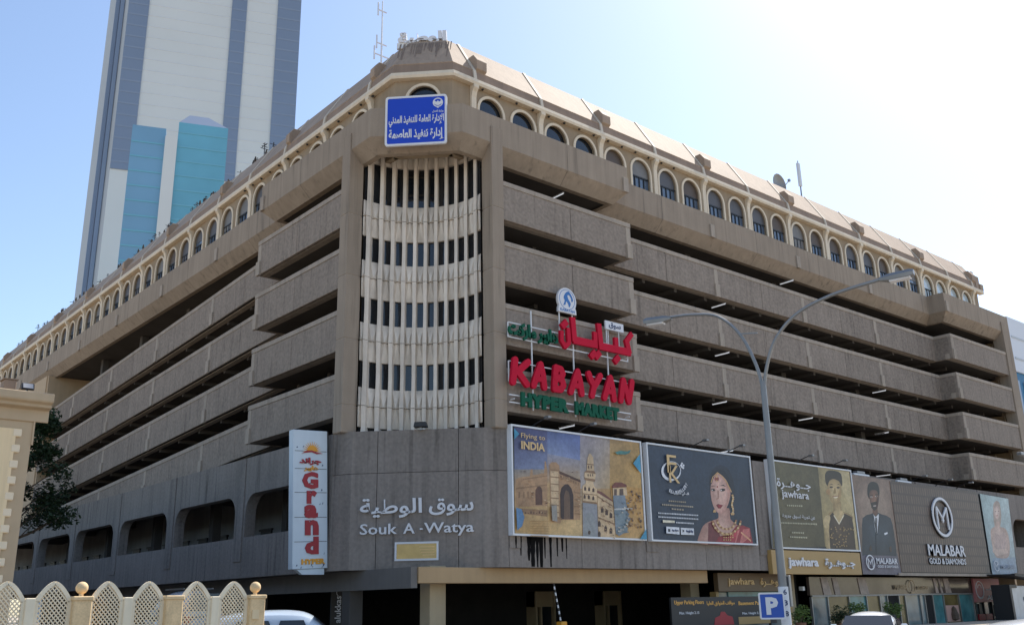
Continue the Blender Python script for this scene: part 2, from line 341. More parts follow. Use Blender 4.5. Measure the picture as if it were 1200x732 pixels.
# poster pictures: each line is colour(s) | outline in cm from the lower left corner of its board
ART = {
'travel': '''6d7590 7d86a0 4e5078 45446c|16,271 206,285 213,455 19,454
b08c5e b8986c 948a80 85807c|14,175 202,186 206,285 16,271
b8945e bd9c6a b8986c b08c5e|12,-2 199,-5 202,186 14,175
78839f 7d88ad 5b6a9c 55638f|209,355 410,340 416,456 213,455
b8966a bd9e70 948f94 83879a|203,217 405,214 410,340 209,355
c09e6a c6a876 bd9e70 b8966a|199,-5 404,-6 405,214 203,217
a99f98 b79b72 97897f 8f8790|403,214 595,225 611,459 416,456
be9a68 c49e68 b8925e a9937a|404,-6 616,-3 595,225 403,214
b48f58 c09a5c ab8851 a5875a|596,241 813,239 814,460 611,459
c09860 c8a068 c0914e b4884c|616,-3 815,1 813,239 596,241
a98562|20,114 200,126 206,278 200,319 192,319 187,267 121,253 119,279 109,278 103,248 57,241 23,231
8f6f50|22,187 203,213 203,220 22,194
8f6f50|62,229 205,254 205,259 62,234
5a3d30|171,129 173,191 167,204 155,209 143,204 133,190 131,127
8f6f50|35,151 45,152 46,179 36,177
8f6f50|60,152 70,153 71,180 61,178
8f6f50|85,154 95,154 95,182 85,180
8f6f50|109,155 120,156 120,183 110,181
8f6f50|68,87 198,81 199,108 49,108
5a3d30|53,88 60,87 60,98 53,97
5a3d30|69,88 76,87 76,95 69,94
5a3d30|85,89 91,88 92,92 85,91
5a3d30|100,90 107,89 108,100 101,99
5a3d30|116,91 123,89 124,97 117,96
5a3d30|132,91 139,90 139,94 132,93
5a3d30|148,92 155,91 156,102 149,102
5a3d30|165,93 172,91 172,99 165,99
5a3d30|181,93 188,92 188,96 181,96
a98562|217,60 274,55 280,70 395,76 407,251 281,283 278,308 260,320 233,318 219,308
cdb08a|223,83 266,84 271,279 224,279
8f6f50|225,282 277,282 277,287 225,287
8f6f50|223,251 276,251 276,256 223,256
8f6f50|222,221 274,220 275,225 222,225
8f6f50|221,191 273,190 273,194 221,195
8f6f50|219,160 272,159 272,164 220,165
8f6f50|218,130 270,129 270,133 218,135
8f6f50|217,100 269,99 269,103 217,105
5a3d30|277,270 407,240 407,251 277,283
8f6f50|283,253 292,251 292,265 284,266
8f6f50|298,250 306,248 307,261 299,263
8f6f50|313,246 321,244 322,257 313,259
8f6f50|327,242 336,240 337,254 328,255
8f6f50|342,239 351,237 352,250 343,252
8f6f50|357,235 366,233 367,246 358,248
8f6f50|372,231 381,229 382,243 373,244
8f6f50|387,227 396,226 397,239 388,241
3e2c28|354,76 358,180 348,210 328,228 309,226 287,210 277,183 275,73
6b5240|333,75 337,164 330,194 314,201 301,177 296,74
8f6f50|366,191 402,191 402,196 366,196
8f6f50|364,160 400,160 400,165 364,165
8f6f50|363,130 398,129 399,134 363,134
8f6f50|361,99 397,98 397,103 361,104
cdb08a|451,326 448,298 434,288 430,270 443,254 437,238 417,226 415,160 506,157 508,218 490,231 487,249 499,257 505,285 497,299 494,329 494,359 478,376 468,375 458,358
8f6f50|431,288 505,285 497,299 448,298
8f6f50|434,253 496,249 501,261 430,264
8f6f50|451,324 494,324 494,329 452,329
8f6f50|415,154 506,149 506,155 415,160
8f6f50|417,189 508,188 508,192 417,193
4a362c|439,206 440,218 433,225 426,218 426,206
4a362c|464,205 465,217 459,224 452,217 451,205
4a362c|491,202 492,215 485,222 478,215 478,202
4a362c|433,170 434,183 428,189 421,183 420,170
4a362c|460,169 461,182 454,189 447,182 447,169
4a362c|489,166 489,179 483,186 476,179 475,166
5a4436|458,271 459,282 452,281 452,272
5a4436|473,272 473,283 467,282 466,273
5a4436|487,273 488,284 481,283 481,274
5a4436|463,307 463,320 457,320 456,308
5a4436|481,309 481,322 475,321 474,309
8f8f92|406,-1 503,-1 505,148 413,152
8f9190|487,0 489,71 478,99 456,112 436,103 415,75 410,-1
4a3a32|455,26 453,29 449,30 445,30 442,28 439,25 438,21 439,17 441,14 444,12 448,13 452,14 454,18 455,22
cdb08a|505,-1 616,-3 607,172 539,206 509,211
8f6f50|508,181 608,141 606,149 508,188
8f6f50|504,87 614,60 614,68 504,94
7a4a40|509,201 607,165 607,172 539,206 509,211
4a362c|544,113 545,131 537,141 527,131 526,112
4a362c|573,103 574,120 566,131 556,121 554,102
4a362c|599,91 601,108 592,119 582,109 581,90
4a362c|521,50 522,67 513,78 504,68 503,49
4a362c|561,30 562,47 554,57 544,48 543,29
4a362c|594,21 596,39 587,49 577,40 576,21
4a362c|517,4 519,21 510,31 501,22 500,3
7a4236|609,228 680,237 709,239 705,250 672,258 630,255 608,238
cdb08a|611,194 708,200 704,237 611,228
5c4a40|618,195 637,196 639,225 621,224
5c4a40|654,197 682,198 682,229 656,227
7d8790|617,21 640,12 698,39 708,103 692,199 611,194
7f8d92|629,21 688,27 711,79 696,135 618,127
c8c8c4|614,128 738,136 738,143 614,135
a8825a|729,217 724,217 720,214 723,212 729,212 732,215
5c4434|702,137 695,137 690,131 694,126 701,127 705,132
5c4434|723,141 715,140 711,135 714,129 722,130 726,135
7a5a40|721,67 713,67 709,61 712,56 720,56 724,62
5c4434|786,207 781,207 778,201 780,195 785,195 788,201
5c4434|792,86 788,86 786,81 787,77 791,77 794,82
8c6a48|768,146 763,146 760,143 762,139 767,140 770,143
5c4434|791,90 787,90 785,87 786,84 790,84 792,87
8c6a48|775,183 769,183 766,178 768,174 774,174 777,179
5c4434|748,210 743,210 741,204 743,199 747,199 750,205
5c4434|709,153 703,152 699,147 702,143 708,143 711,148
8c6a48|776,216 772,215 770,209 771,203 775,203 778,210
8c6a48|765,160 760,160 757,154 759,149 765,149 768,155
5c4434|730,134 726,134 724,131 726,129 730,129 732,132
8c6a48|718,100 714,100 712,93 713,88 718,88 720,94
5c4434|743,225 736,225 732,218 735,212 742,213 746,219
8c6a48|705,183 698,183 694,179 697,175 705,175 709,179
7a5a40|794,126 789,126 786,123 789,120 794,120 796,123
a8825a|751,212 744,212 741,209 744,206 750,207 754,210
a8825a|760,174 755,174 753,168 754,163 759,163 762,169
7a5a40|740,184 734,184 731,180 733,178 739,178 742,181
7a5a40|799,219 795,219 793,216 794,213 798,214 801,217
7a5a40|775,213 768,213 765,208 768,204 774,204 777,209
a8825a|789,186 782,186 778,182 782,180 788,180 792,183
a8825a|720,157 716,156 714,152 716,149 719,149 722,153
8c6a48|719,74 713,73 710,71 713,69 719,69 722,72
8c6a48|730,193 723,193 719,188 722,185 730,185 733,189
5c4434|729,180 723,180 719,173 722,167 728,168 732,174
7a5a40|735,72 729,72 726,70 728,67 734,67 738,70
8c6a48|715,79 710,79 707,74 710,69 715,69 718,74
a8825a|780,123 773,123 770,118 773,113 779,114 782,119
a8825a|775,189 766,189 762,186 766,184 774,184 779,187
8c6a48|791,67 787,67 785,61 786,55 790,55 793,61
7a5a40|707,62 699,61 695,56 699,52 706,52 710,57
a8825a|749,151 740,151 736,148 740,145 748,145 752,148
7a5a40|694,68 688,67 684,64 687,61 694,61 697,65
a8825a|737,98 729,98 725,93 729,89 736,89 741,94
5c4434|795,205 788,204 784,199 787,195 795,196 799,200
a8825a|772,71 769,71 767,69 768,66 772,66 774,69
5c4434|761,148 754,148 751,145 754,143 760,143 764,146
7a5a40|732,97 727,97 724,94 727,90 732,90 734,94
a8825a|701,63 695,63 692,58 694,53 700,53 703,58
a8825a|736,195 729,194 724,190 728,187 736,187 740,191
5c4434|702,70 696,70 692,66 695,62 701,62 704,66
7a5a40|784,100 777,100 773,94 776,88 783,88 787,94
a8825a|758,71 753,71 749,65 752,60 757,60 761,66
8c6a48|712,77 705,77 701,73 704,70 711,70 715,74
7a5a40|792,192 785,191 781,189 785,187 792,187 796,190
a8825a|732,139 724,138 720,134 724,129 731,129 735,134
a8825a|754,143 746,143 742,139 746,136 753,136 758,140
7a5a40|771,61 764,60 761,56 764,51 771,51 774,56
a8825a|726,72 719,72 715,67 718,63 726,63 730,68
a8825a|796,148 789,148 786,144 789,140 795,140 799,144
5c4434|711,96 703,96 699,92 702,89 711,89 715,93
8c6a48|742,130 737,129 734,123 736,117 741,117 744,124
7a5a40|715,93 711,93 708,88 710,83 714,84 716,88
5c4434|795,180 790,180 787,176 789,173 794,173 797,177
5c4434|793,91 785,91 781,85 784,79 792,79 796,85
a8825a|715,132 709,132 705,126 708,120 714,120 718,126
7a5a40|701,68 696,68 694,64 696,60 700,60 703,64
5c4434|796,201 788,201 784,196 787,191 795,191 800,197
a8825a|795,197 788,197 784,193 787,190 794,190 798,194
a8825a|727,177 719,177 715,173 718,169 726,170 730,174
5c4434|736,90 730,89 727,85 729,80 735,80 738,85
a8825a|720,75 713,74 709,70 712,65 719,65 723,70
7a5a40|729,63 725,63 723,60 725,58 729,58 731,61
5c4434|792,60 786,59 782,56 785,53 792,53 795,56
a98562|197,138 202,139 203,140 197,140
9c7a54|121,102 127,104 127,105 121,106
a98562|396,208 412,210 412,212 396,212
a98562|49,125 61,123 61,126 49,127
9c7a54|367,112 374,110 375,115 367,115
5a3d30|185,136 196,135 196,139 185,139
9c7a54|389,99 396,98 396,102 389,102
cdb08a|176,149 188,148 188,152 176,152
a98562|54,224 63,225 63,227 55,227
5a3d30|278,255 287,256 287,259 278,259
cdb08a|313,244 328,244 328,247 313,247
cdb08a|104,179 110,179 111,182 104,183
a98562|106,252 110,252 110,254 106,254
cdb08a|264,268 273,268 273,271 264,271
9c7a54|389,251 399,253 399,255 390,255
a98562|374,286 390,284 390,288 374,288
9c7a54|249,73 259,74 259,75 249,76
cdb08a|106,159 116,159 116,162 106,162
cdb08a|185,121 192,119 192,123 185,123
cdb08a|381,178 394,177 394,180 381,180
8f6f50|114,128 120,127 120,131 115,131
8f6f50|111,177 122,178 122,181 111,181
cdb08a|385,126 395,126 395,128 385,128
a98562|95,154 106,153 106,155 95,156
8f6f50|283,246 298,246 298,250 284,250
cdb08a|218,112 232,110 232,114 218,114
9c7a54|119,107 129,105 129,109 120,109
9c7a54|244,136 251,135 251,138 244,138
8f6f50|282,251 296,250 296,253 282,253
cdb08a|160,267 172,265 172,268 161,268
a98562|244,180 249,182 249,184 244,185
cdb08a|155,97 162,96 162,99 155,99
9c7a54|366,214 377,214 377,218 366,218
8f6f50|114,173 128,174 128,176 114,177
9c7a54|266,75 277,76 277,78 266,79
a98562|27,105 39,106 39,108 28,108
cdb08a|328,255 333,254 333,258 328,258
cdb08a|377,159 391,158 392,162 377,162
8f6f50|78,211 92,212 92,215 78,215
a98562|173,144 182,143 182,147 174,147
5a3d30|376,114 382,114 382,116 376,116
8f6f50|391,175 407,175 407,179 392,179
8f6f50|340,238 351,240 351,242 340,242
a98562|96,225 111,224 111,229 96,229
8f6f50|229,273 238,272 238,275 229,275
5a3d30|61,263 75,263 75,266 61,266
cdb08a|194,144 209,140 209,145 194,145
5a3d30|347,280 357,279 357,283 347,283
cdb08a|384,142 395,140 395,144 384,145
a98562|46,79 51,79 51,81 46,81
5a3d30|46,261 50,261 50,264 46,264
8f6f50|370,131 382,131 382,135 370,135
a98562|257,182 267,181 267,184 258,184
a88460|541,168 551,164 551,168 541,171
a88460|594,2 604,-2 605,1 595,5
6b4c3c|532,166 542,162 542,165 532,169
8f6f50|567,64 577,60 577,63 567,67
6b4c3c|537,164 547,160 547,163 537,167
a88460|577,35 587,31 587,34 577,38
6b4c3c|547,118 557,115 557,118 547,121
a88460|542,38 552,35 552,38 542,42
a88460|523,134 533,130 533,134 523,137
6b4c3c|574,149 584,145 584,148 574,152
6b4c3c|584,124 594,121 594,124 584,127
6b4c3c|608,137 618,133 618,136 608,140
a88460|530,98 540,94 540,97 530,101
a88460|551,128 561,124 561,128 551,131
6b4c3c|591,14 601,11 601,14 591,17
e0c8a0|520,89 530,86 531,89 521,92
a88460|597,59 608,56 608,59 598,62
a88460|595,138 606,134 606,137 596,141
6b4c3c|543,75 553,71 553,75 543,78
8f6f50|521,137 531,133 531,136 521,140
a88460|589,78 599,74 599,78 589,81
8f6f50|530,108 540,104 540,107 530,111
6b4c3c|579,140 589,136 589,139 579,143
e0c8a0|540,171 550,168 550,171 540,175
8f6f50|534,140 544,137 545,140 535,143
6b4c3c|571,75 581,71 581,74 571,78
e0c8a0|583,115 593,112 594,115 584,118
6b4c3c|600,95 610,92 610,95 600,99
e0c8a0|552,133 562,130 562,133 552,137
6b4c3c|536,99 546,95 546,98 536,102
a88460|558,68 568,65 568,68 558,71
8f6f50|549,129 559,126 559,129 549,132
a88460|520,82 530,79 530,82 521,85
6b4c3c|545,25 555,21 555,24 545,28
6b4c3c|525,53 535,50 535,53 526,57
6b4c3c|570,142 580,138 580,141 570,145
8f6f50|557,168 567,164 567,167 557,171
e0c8a0|555,91 565,87 565,90 555,94
6b4c3c|533,165 543,162 544,165 534,168
8f6f50|563,124 573,120 573,123 563,127
6a7c88|698,161 712,159 711,166 699,167
c8c0b0|630,29 644,30 649,35 631,36
a8a49c|628,47 641,47 646,52 628,53
a8a49c|655,38 668,36 669,43 655,44
a8a49c|696,93 710,95 709,99 696,100
6a7886|658,125 672,123 666,130 658,131
6a7886|692,111 706,107 708,117 693,118
a8a49c|641,39 655,40 653,44 641,45
c8c0b0|675,139 689,138 685,144 675,145
a8a49c|679,64 693,61 698,70 680,71
c8c0b0|686,80 701,79 704,85 687,86
a8a49c|666,51 680,52 687,57 666,58
6a7c88|670,161 684,157 680,167 670,168
6a7c88|682,28 696,30 701,33 682,34
6a7886|627,108 640,104 644,113 627,114
c8c0b0|681,64 695,60 695,69 682,70
c8c0b0|626,30 640,31 638,35 627,36
c8c0b0|657,116 671,116 665,121 657,122
a8a49c|687,84 701,79 699,90 688,91
a8a49c|636,33 650,33 656,38 636,39
6a7c88|657,58 671,59 677,63 657,64
6a7886|695,87 708,81 716,92 695,93
a8824e|86,56 197,59 197,61 96,59
a8824e|86,46 196,49 197,51 114,49
a8824e|86,35 196,39 196,41 105,39
a8824e|85,25 196,28 196,30 95,28
a8824e|85,15 195,18 195,20 113,19
a8824e|85,5 195,8 195,10 104,8
a8824e|84,-5 194,-3 194,0 94,-2
3f8fae|11,397 40,424 11,445
3f8fae|805,308 805,401 753,352
5f86ac|17,16 45,35 59,72 44,104 14,110
3f8fae|819,1 819,49 771,1
948f86|218,64 248,61 247,132 216,127
4a7f78|644,386 704,390 731,399 742,416 717,406 669,405 633,395''',
'jewel': '''2c3848 242d3b 2b3646 343f50|7,-4 822,-8 824,459 11,454
15171d>262c38|468,258 469,238 471,220 474,202 480,185 493,173 522,169 559,170 590,170 605,167 613,163 621,163 632,168 642,176 651,189 662,208 671,232 678,255 681,275 680,294 677,313 672,331 665,349 656,365 644,378 629,388 614,395 597,398 578,399 561,396 544,391 528,384 514,375 502,366 493,355 484,345 478,334 472,323 469,311 467,300 467,289 468,275
cda898>a97c6e|375,-9 420,-9 470,-7 526,-9 587,-10 638,-3 670,18 691,46 701,70 699,83 687,90 672,97 655,105 635,113 621,123 619,142 623,163 617,178 591,180 557,175 531,167 524,155 525,140 523,127 514,121 502,118 486,114 462,108 434,101 410,91 394,80 381,67 370,51 356,32 343,11 347,-4
dcb5a4>bd9082|486,300 482,287 478,274 476,260 475,244 476,228 478,212 482,198 488,184 496,172 505,161 517,153 528,148 540,147 552,150 566,156 580,166 596,179 610,195 622,213 632,232 639,251 642,269 642,286 638,302 631,317 622,331 609,343 593,353 575,361 557,363 540,360 523,351 510,341 500,329 492,314
b98a7c|609,294 614,273 615,252 611,235 604,218 594,202 578,183 560,165 548,152 549,149 556,151 566,158 577,167 590,180 602,195 614,210 624,227 633,245 638,262 641,280 640,294 631,304 617,310 608,308
1d2029|482,295 485,294 490,297 496,306 504,320 514,333 526,343 540,351 555,354 574,348 594,337 611,325 623,311 631,296 638,286 645,284 649,287 650,295 647,307 641,323 632,338 623,352 611,364 597,373 581,377 563,377 545,373 527,364 509,351 495,337 487,324 483,310 481,300
6e3034|420,-9 533,-7 517,64 482,108 438,96
b8404c>8a2530|470,-7 796,-1 781,83 718,96 664,89 591,35 513,33
bf6a66|638,-3 690,-4 778,40 776,81 674,69
8e2c36|644,-5 677,-4 732,95 704,90
d8a27a|702,51 712,53 708,62 700,60
d8a27a|711,46 721,48 717,58 708,56
d8a27a|720,42 729,44 725,53 717,51
d8a27a|728,37 738,39 734,49 726,47
d8a27a|737,33 747,35 743,44 735,42
d8a27a|746,28 756,30 752,40 743,38
d8a27a|755,24 765,25 761,35 752,33
d8a27a|764,19 773,21 769,30 761,29
d8a27a|772,14 782,16 778,26 770,24
2a1d1c|512,267 508,270 502,271 495,271 488,270 482,268 480,265 480,263 484,260 490,259 498,259 505,260 510,262 513,264
2a1d1c|596,275 589,277 580,277 570,276 561,274 555,270 553,267 556,264 562,262 571,262 581,263 590,266 596,269 598,272
f0e6e0|493,266 490,267 486,266 484,263 486,261 489,261 493,262 495,264
f0e6e0|567,270 563,271 558,269 556,267 557,265 562,264 567,265 569,268
3a2620|500,284 520,285 498,288 477,280
3a2620|581,291 610,288 584,297 549,288
b78a7a|531,228 515,222 522,216 541,225 544,264 531,267
9a2c38>6a1a24|527,173 545,174 568,191 545,193 529,196 511,190
8a1c22|537,287 534,288 530,286 528,283 529,280 533,278 536,280 538,284
c9a06a|487,300 506,332 500,333 481,301
c9a06a|505,331 545,355 541,358 501,333
c9a06a|541,355 578,339 582,342 545,359
c9a06a|577,339 615,307 621,310 583,342
c9a06a|615,308 645,261 652,263 621,310
c9a06a|538,356 531,324 536,324 543,357
8a4a40|550,330 546,333 539,335 531,335 523,332 517,327 515,322 516,318 521,314 528,312 536,313 544,315 549,320 552,325
c9a06a|541,338 535,339 530,337 527,334 529,330 534,329 540,331 543,335
c9a06a|537,316 532,317 528,316 525,313 527,310 531,309 536,310 538,313
c9a06a|661,251 653,251 646,248 645,243 651,240 659,242 664,246
d8bc90|664,241 656,242 649,238 648,233 654,231 663,232 667,237
c9a06a|663,231 655,232 648,228 647,223 653,221 661,222 666,227
d8bc90|657,221 649,222 643,218 642,213 648,211 656,212 660,217
c9a06a|651,211 643,212 637,208 636,203 642,201 650,202 654,207
d8bc90|649,201 641,202 634,199 633,194 639,191 647,192 651,197
c9a06a|651,192 643,192 636,189 636,184 642,181 650,183 654,187
d8bc90|654,182 647,183 640,179 639,175 645,172 653,173 657,178
c9a06a|655,172 647,173 640,170 640,165 646,162 654,164 658,168
d8bc90|650,163 643,163 636,160 635,155 641,152 649,154 653,158
c9a06a|629,144 651,145 660,155 623,154
c9a06a|480,151 506,152 500,166 487,165
9a6a48|671,121 663,122 657,119 656,114 662,111 670,113 674,117
cfae7c|665,111 658,112 651,109 650,104 656,101 664,103 668,107
9a6a48|657,102 649,103 642,99 641,95 647,92 655,93 659,98
cfae7c|645,94 638,94 631,91 630,86 636,83 644,85 648,89
9a6a48|632,87 625,87 618,84 617,79 623,76 631,78 635,82
cfae7c|618,81 610,82 603,79 603,74 608,71 616,72 620,77
9a6a48|602,78 595,78 588,75 587,70 593,68 601,69 605,73
cfae7c|586,76 579,77 572,74 572,69 577,66 585,67 589,72
9a6a48|571,77 563,77 557,74 556,69 562,67 570,68 574,72
cfae7c|557,79 549,80 542,77 542,72 548,69 555,70 559,75
9a6a48|543,83 536,84 529,81 529,76 535,73 542,75 546,79
cfae7c|532,89 525,90 518,87 518,82 524,79 531,81 535,85
9a6a48|524,97 516,98 510,94 509,90 515,87 523,88 527,93
cfae7c|518,106 510,106 504,103 503,98 509,96 517,97 521,101
9a6a48|515,115 507,116 501,113 500,108 506,105 514,107 517,111
9a6a48|710,119 701,120 694,116 693,110 700,107 709,109 714,114
cfae7c|704,107 695,108 687,104 686,99 693,95 702,97 707,102
9a6a48|695,96 686,97 678,93 677,87 684,84 693,86 698,91
cfae7c|683,85 674,86 666,83 666,77 672,74 682,75 686,81
9a6a48|669,76 661,77 653,73 652,68 659,65 668,66 673,71
cfae7c|654,68 645,69 638,65 637,60 644,57 653,58 657,63
9a6a48|638,61 629,62 621,59 620,53 627,50 636,51 641,57
cfae7c|620,56 611,57 604,54 603,48 610,45 619,47 623,52
9a6a48|602,53 593,54 586,51 585,45 592,42 601,43 605,48
cfae7c|584,52 575,53 568,49 567,44 574,40 583,42 587,47
9a6a48|566,52 557,53 550,49 549,44 556,41 565,42 569,47
cfae7c|549,54 540,55 533,52 532,46 539,43 548,44 552,49
9a6a48|533,58 524,59 517,55 516,50 523,47 532,48 536,53
cfae7c|519,64 510,64 503,61 502,55 508,52 517,54 522,59
9a6a48|506,71 497,71 490,68 489,62 496,59 505,61 509,66
cfae7c|495,79 487,80 479,76 479,71 485,67 494,69 498,74
9a6a48|487,88 479,89 471,86 470,80 477,77 486,78 490,83
cfae7c|481,99 473,100 465,96 465,90 471,87 480,89 484,94
9a6a48|478,110 470,111 462,107 462,101 468,98 477,100 481,105
c9a06a|556,45 550,45 546,41 549,38 556,38 559,42
c9a06a|575,46 568,46 564,42 567,39 574,39 577,42
c9a06a|593,46 586,46 583,43 585,39 592,39 596,43
c9a06a|611,47 605,47 601,43 604,40 610,40 614,43
c9a06a|630,47 623,47 619,44 622,40 629,41 632,44
c9a06a|555,33 548,32 545,29 547,26 554,26 558,29
c9a06a|573,33 566,33 563,29 565,26 572,26 576,30
c9a06a|591,34 585,33 581,30 584,27 590,27 594,30
c9a06a|609,34 603,34 599,30 602,27 608,27 612,31
c9a06a|628,35 621,34 617,31 620,28 627,28 631,31
c9a06a|553,20 547,20 543,16 546,13 552,13 556,17
c9a06a|571,20 565,20 561,17 564,13 570,14 574,17
c9a06a|589,21 583,21 579,17 582,14 588,14 592,18
c9a06a|608,21 601,21 597,18 600,14 607,15 610,18
d8dade|242,344 239,333 246,333 249,345
d8dade|238,334 232,324 239,321 247,333
d8dade|231,324 221,315 229,311 240,321
d8dade|220,315 208,308 215,301 229,310
d8dade|208,308 194,303 198,294 215,301
d8dade|194,303 179,300 180,290 199,294
d8dade|179,301 165,300 161,288 180,289
d8dade|165,300 151,301 143,289 161,288
d8dade|151,302 139,305 127,294 143,289
d8dade|139,305 130,311 114,301 127,294
d8dade|129,311 122,318 104,310 114,301
d8dade|122,317 118,326 99,321 105,310
d8dade|117,326 116,335 99,334 100,322
d8dade|116,335 118,344 103,346 99,334
d8dade|118,344 124,354 111,358 103,346
d8dade|123,354 132,363 123,368 112,357
d8dade|131,363 143,371 138,376 124,367
d8dade|143,371 157,377 154,382 138,376
d8dade|157,378 172,381 172,386 155,382
d8dade|172,382 188,383 190,387 172,386
d8dade|189,383 204,382 206,385 189,387
d8dade|204,382 218,379 221,381 206,385
d8dade|218,379 230,372 233,374 221,381
d8dade|230,372 238,364 242,366 233,374
d8dade|238,364 243,355 247,356 242,366
d8dade|242,354 243,344 249,344 248,356
d8dade|265,386 258,387 252,383 251,378 257,376 264,377 268,382
d8dade|276,378 269,378 263,375 263,370 268,367 276,369 279,373
d8dade|263,369 256,369 250,366 250,361 255,358 262,360 266,365
d8dade|257,376 250,377 244,373 243,368 249,366 256,367 260,372
d8dade|273,365 265,365 259,362 259,357 264,354 272,356 275,361
a89a84|139,187 150,187 150,194 140,194
a89a84|154,187 164,187 165,194 155,194
a89a84|168,187 179,187 180,194 169,194
a89a84|183,187 194,187 194,194 184,194
a89a84|198,187 208,187 209,194 198,194
a89a84|212,187 223,187 224,194 213,194
a89a84|227,187 238,187 239,194 228,194
a89a84|242,187 253,187 254,194 243,194
a89a84|257,187 268,187 268,194 258,194
a89a84|88,167 97,167 98,174 88,174
a89a84|101,167 111,167 112,174 102,174
a89a84|115,167 125,167 125,174 115,174
a89a84|128,167 138,167 139,174 129,174
a89a84|142,167 152,167 153,174 143,174
a89a84|156,167 166,167 166,174 156,174
a89a84|169,167 179,167 180,174 170,174
a89a84|183,167 193,167 194,174 184,174
a89a84|197,167 207,167 208,174 198,174
a89a84|211,167 221,167 222,174 212,174
a89a84|225,167 235,167 236,174 226,174
a89a84|239,167 249,167 250,174 240,174
a89a84|253,167 263,167 264,174 254,174
a89a84|267,167 277,167 278,174 268,174
a89a84|281,167 292,167 292,174 282,174
a89a84|296,167 306,167 307,174 296,174
a89a84|310,167 320,167 321,174 311,174
a89a84|156,150 170,150 171,156 157,157
a89a84|175,150 189,149 189,156 176,156
a89a84|194,149 208,149 208,156 195,156
a89a84|213,149 226,149 227,156 214,156
a89a84|232,149 246,149 246,156 233,156
c8cace|55,126 64,125 65,132 56,132
c8cace|67,126 76,125 77,132 68,132
c8cace|79,126 88,125 89,132 80,132
c8cace|92,126 101,125 101,132 92,132
c8cace|104,126 113,125 114,132 104,132
c8cace|116,126 125,126 126,132 117,132
c8cace|128,126 137,126 138,132 129,132
c8cace|141,126 150,126 150,132 141,132
c8cace|153,126 162,126 163,133 153,132
c8cace|165,126 175,126 175,133 166,132
c8cace|178,126 187,126 188,133 178,132
c8cace|190,126 199,126 200,133 191,132
c8cace|203,126 212,126 213,133 203,132
c8cace|215,126 225,126 225,133 216,132
c8cace|228,126 237,126 238,133 228,133
c8cace|240,126 250,126 251,133 241,133
c8cace|253,127 263,126 263,133 254,133
c8cace|266,127 275,126 276,133 267,133
c8cace|279,127 288,126 289,133 279,133
c8cace|291,127 301,126 302,133 292,133
c8cace|304,127 314,126 315,133 305,133
c8cace|317,127 327,126 328,133 318,133
c8cace|330,127 340,126 341,133 331,133
c8cace|343,127 353,127 354,134 344,133
c8cace|54,108 63,107 63,114 54,114
c8cace|66,108 75,107 75,114 66,114
c8cace|78,108 87,107 87,114 78,114
c8cace|90,108 99,107 100,114 90,114
c8cace|102,108 111,107 112,114 103,114
c8cace|114,108 123,107 124,114 115,114
c8cace|126,108 136,107 136,114 127,114
c8cace|139,108 148,108 149,114 139,114
c8cace|151,108 160,108 161,114 152,114
c8cace|163,108 173,108 173,114 164,114
c8cace|176,108 185,108 186,114 176,114
c8cace|188,108 198,108 198,114 189,114
c8cace|201,108 210,108 211,114 201,114
c8cace|213,108 223,108 223,115 214,114
c8cace|226,108 235,108 236,115 226,114
c8cace|238,108 248,108 249,115 239,114
c8cace|251,108 261,108 261,115 252,114
c8cace|264,108 273,108 274,115 265,114
c8cace|277,108 286,108 287,115 277,114
c8cace|289,108 299,108 300,115 290,114
c8cace|302,108 312,108 313,115 303,114
c8cace|315,108 325,108 326,115 316,114
c8cace|328,108 338,108 338,115 329,114
c8cace|341,108 351,108 351,115 342,115
c8cace|180,86 188,85 189,92 181,92
c8cace|191,86 199,85 200,92 192,92
c8cace|202,86 211,85 211,92 203,92
c8cace|213,86 222,85 222,92 214,92
c8cace|224,86 233,85 234,92 225,92
c8cace|236,86 244,85 245,92 236,92
c8cace|247,86 255,85 256,92 248,92
c8cace|258,86 266,85 267,92 259,92
c8cace|269,86 278,85 279,92 270,92
c8cace|281,86 289,85 290,92 281,92
c8cace|292,86 300,85 301,92 293,92
c8cace|303,86 312,85 313,92 304,92
d8d0b8|83,85 170,86 170,97 83,97
d4d6da|103,35 200,32 201,66 104,67
d4d6da|210,32 310,33 310,65 211,65
20242c|116,43 132,42 133,56 117,57
20242c|223,42 240,51 224,58''',
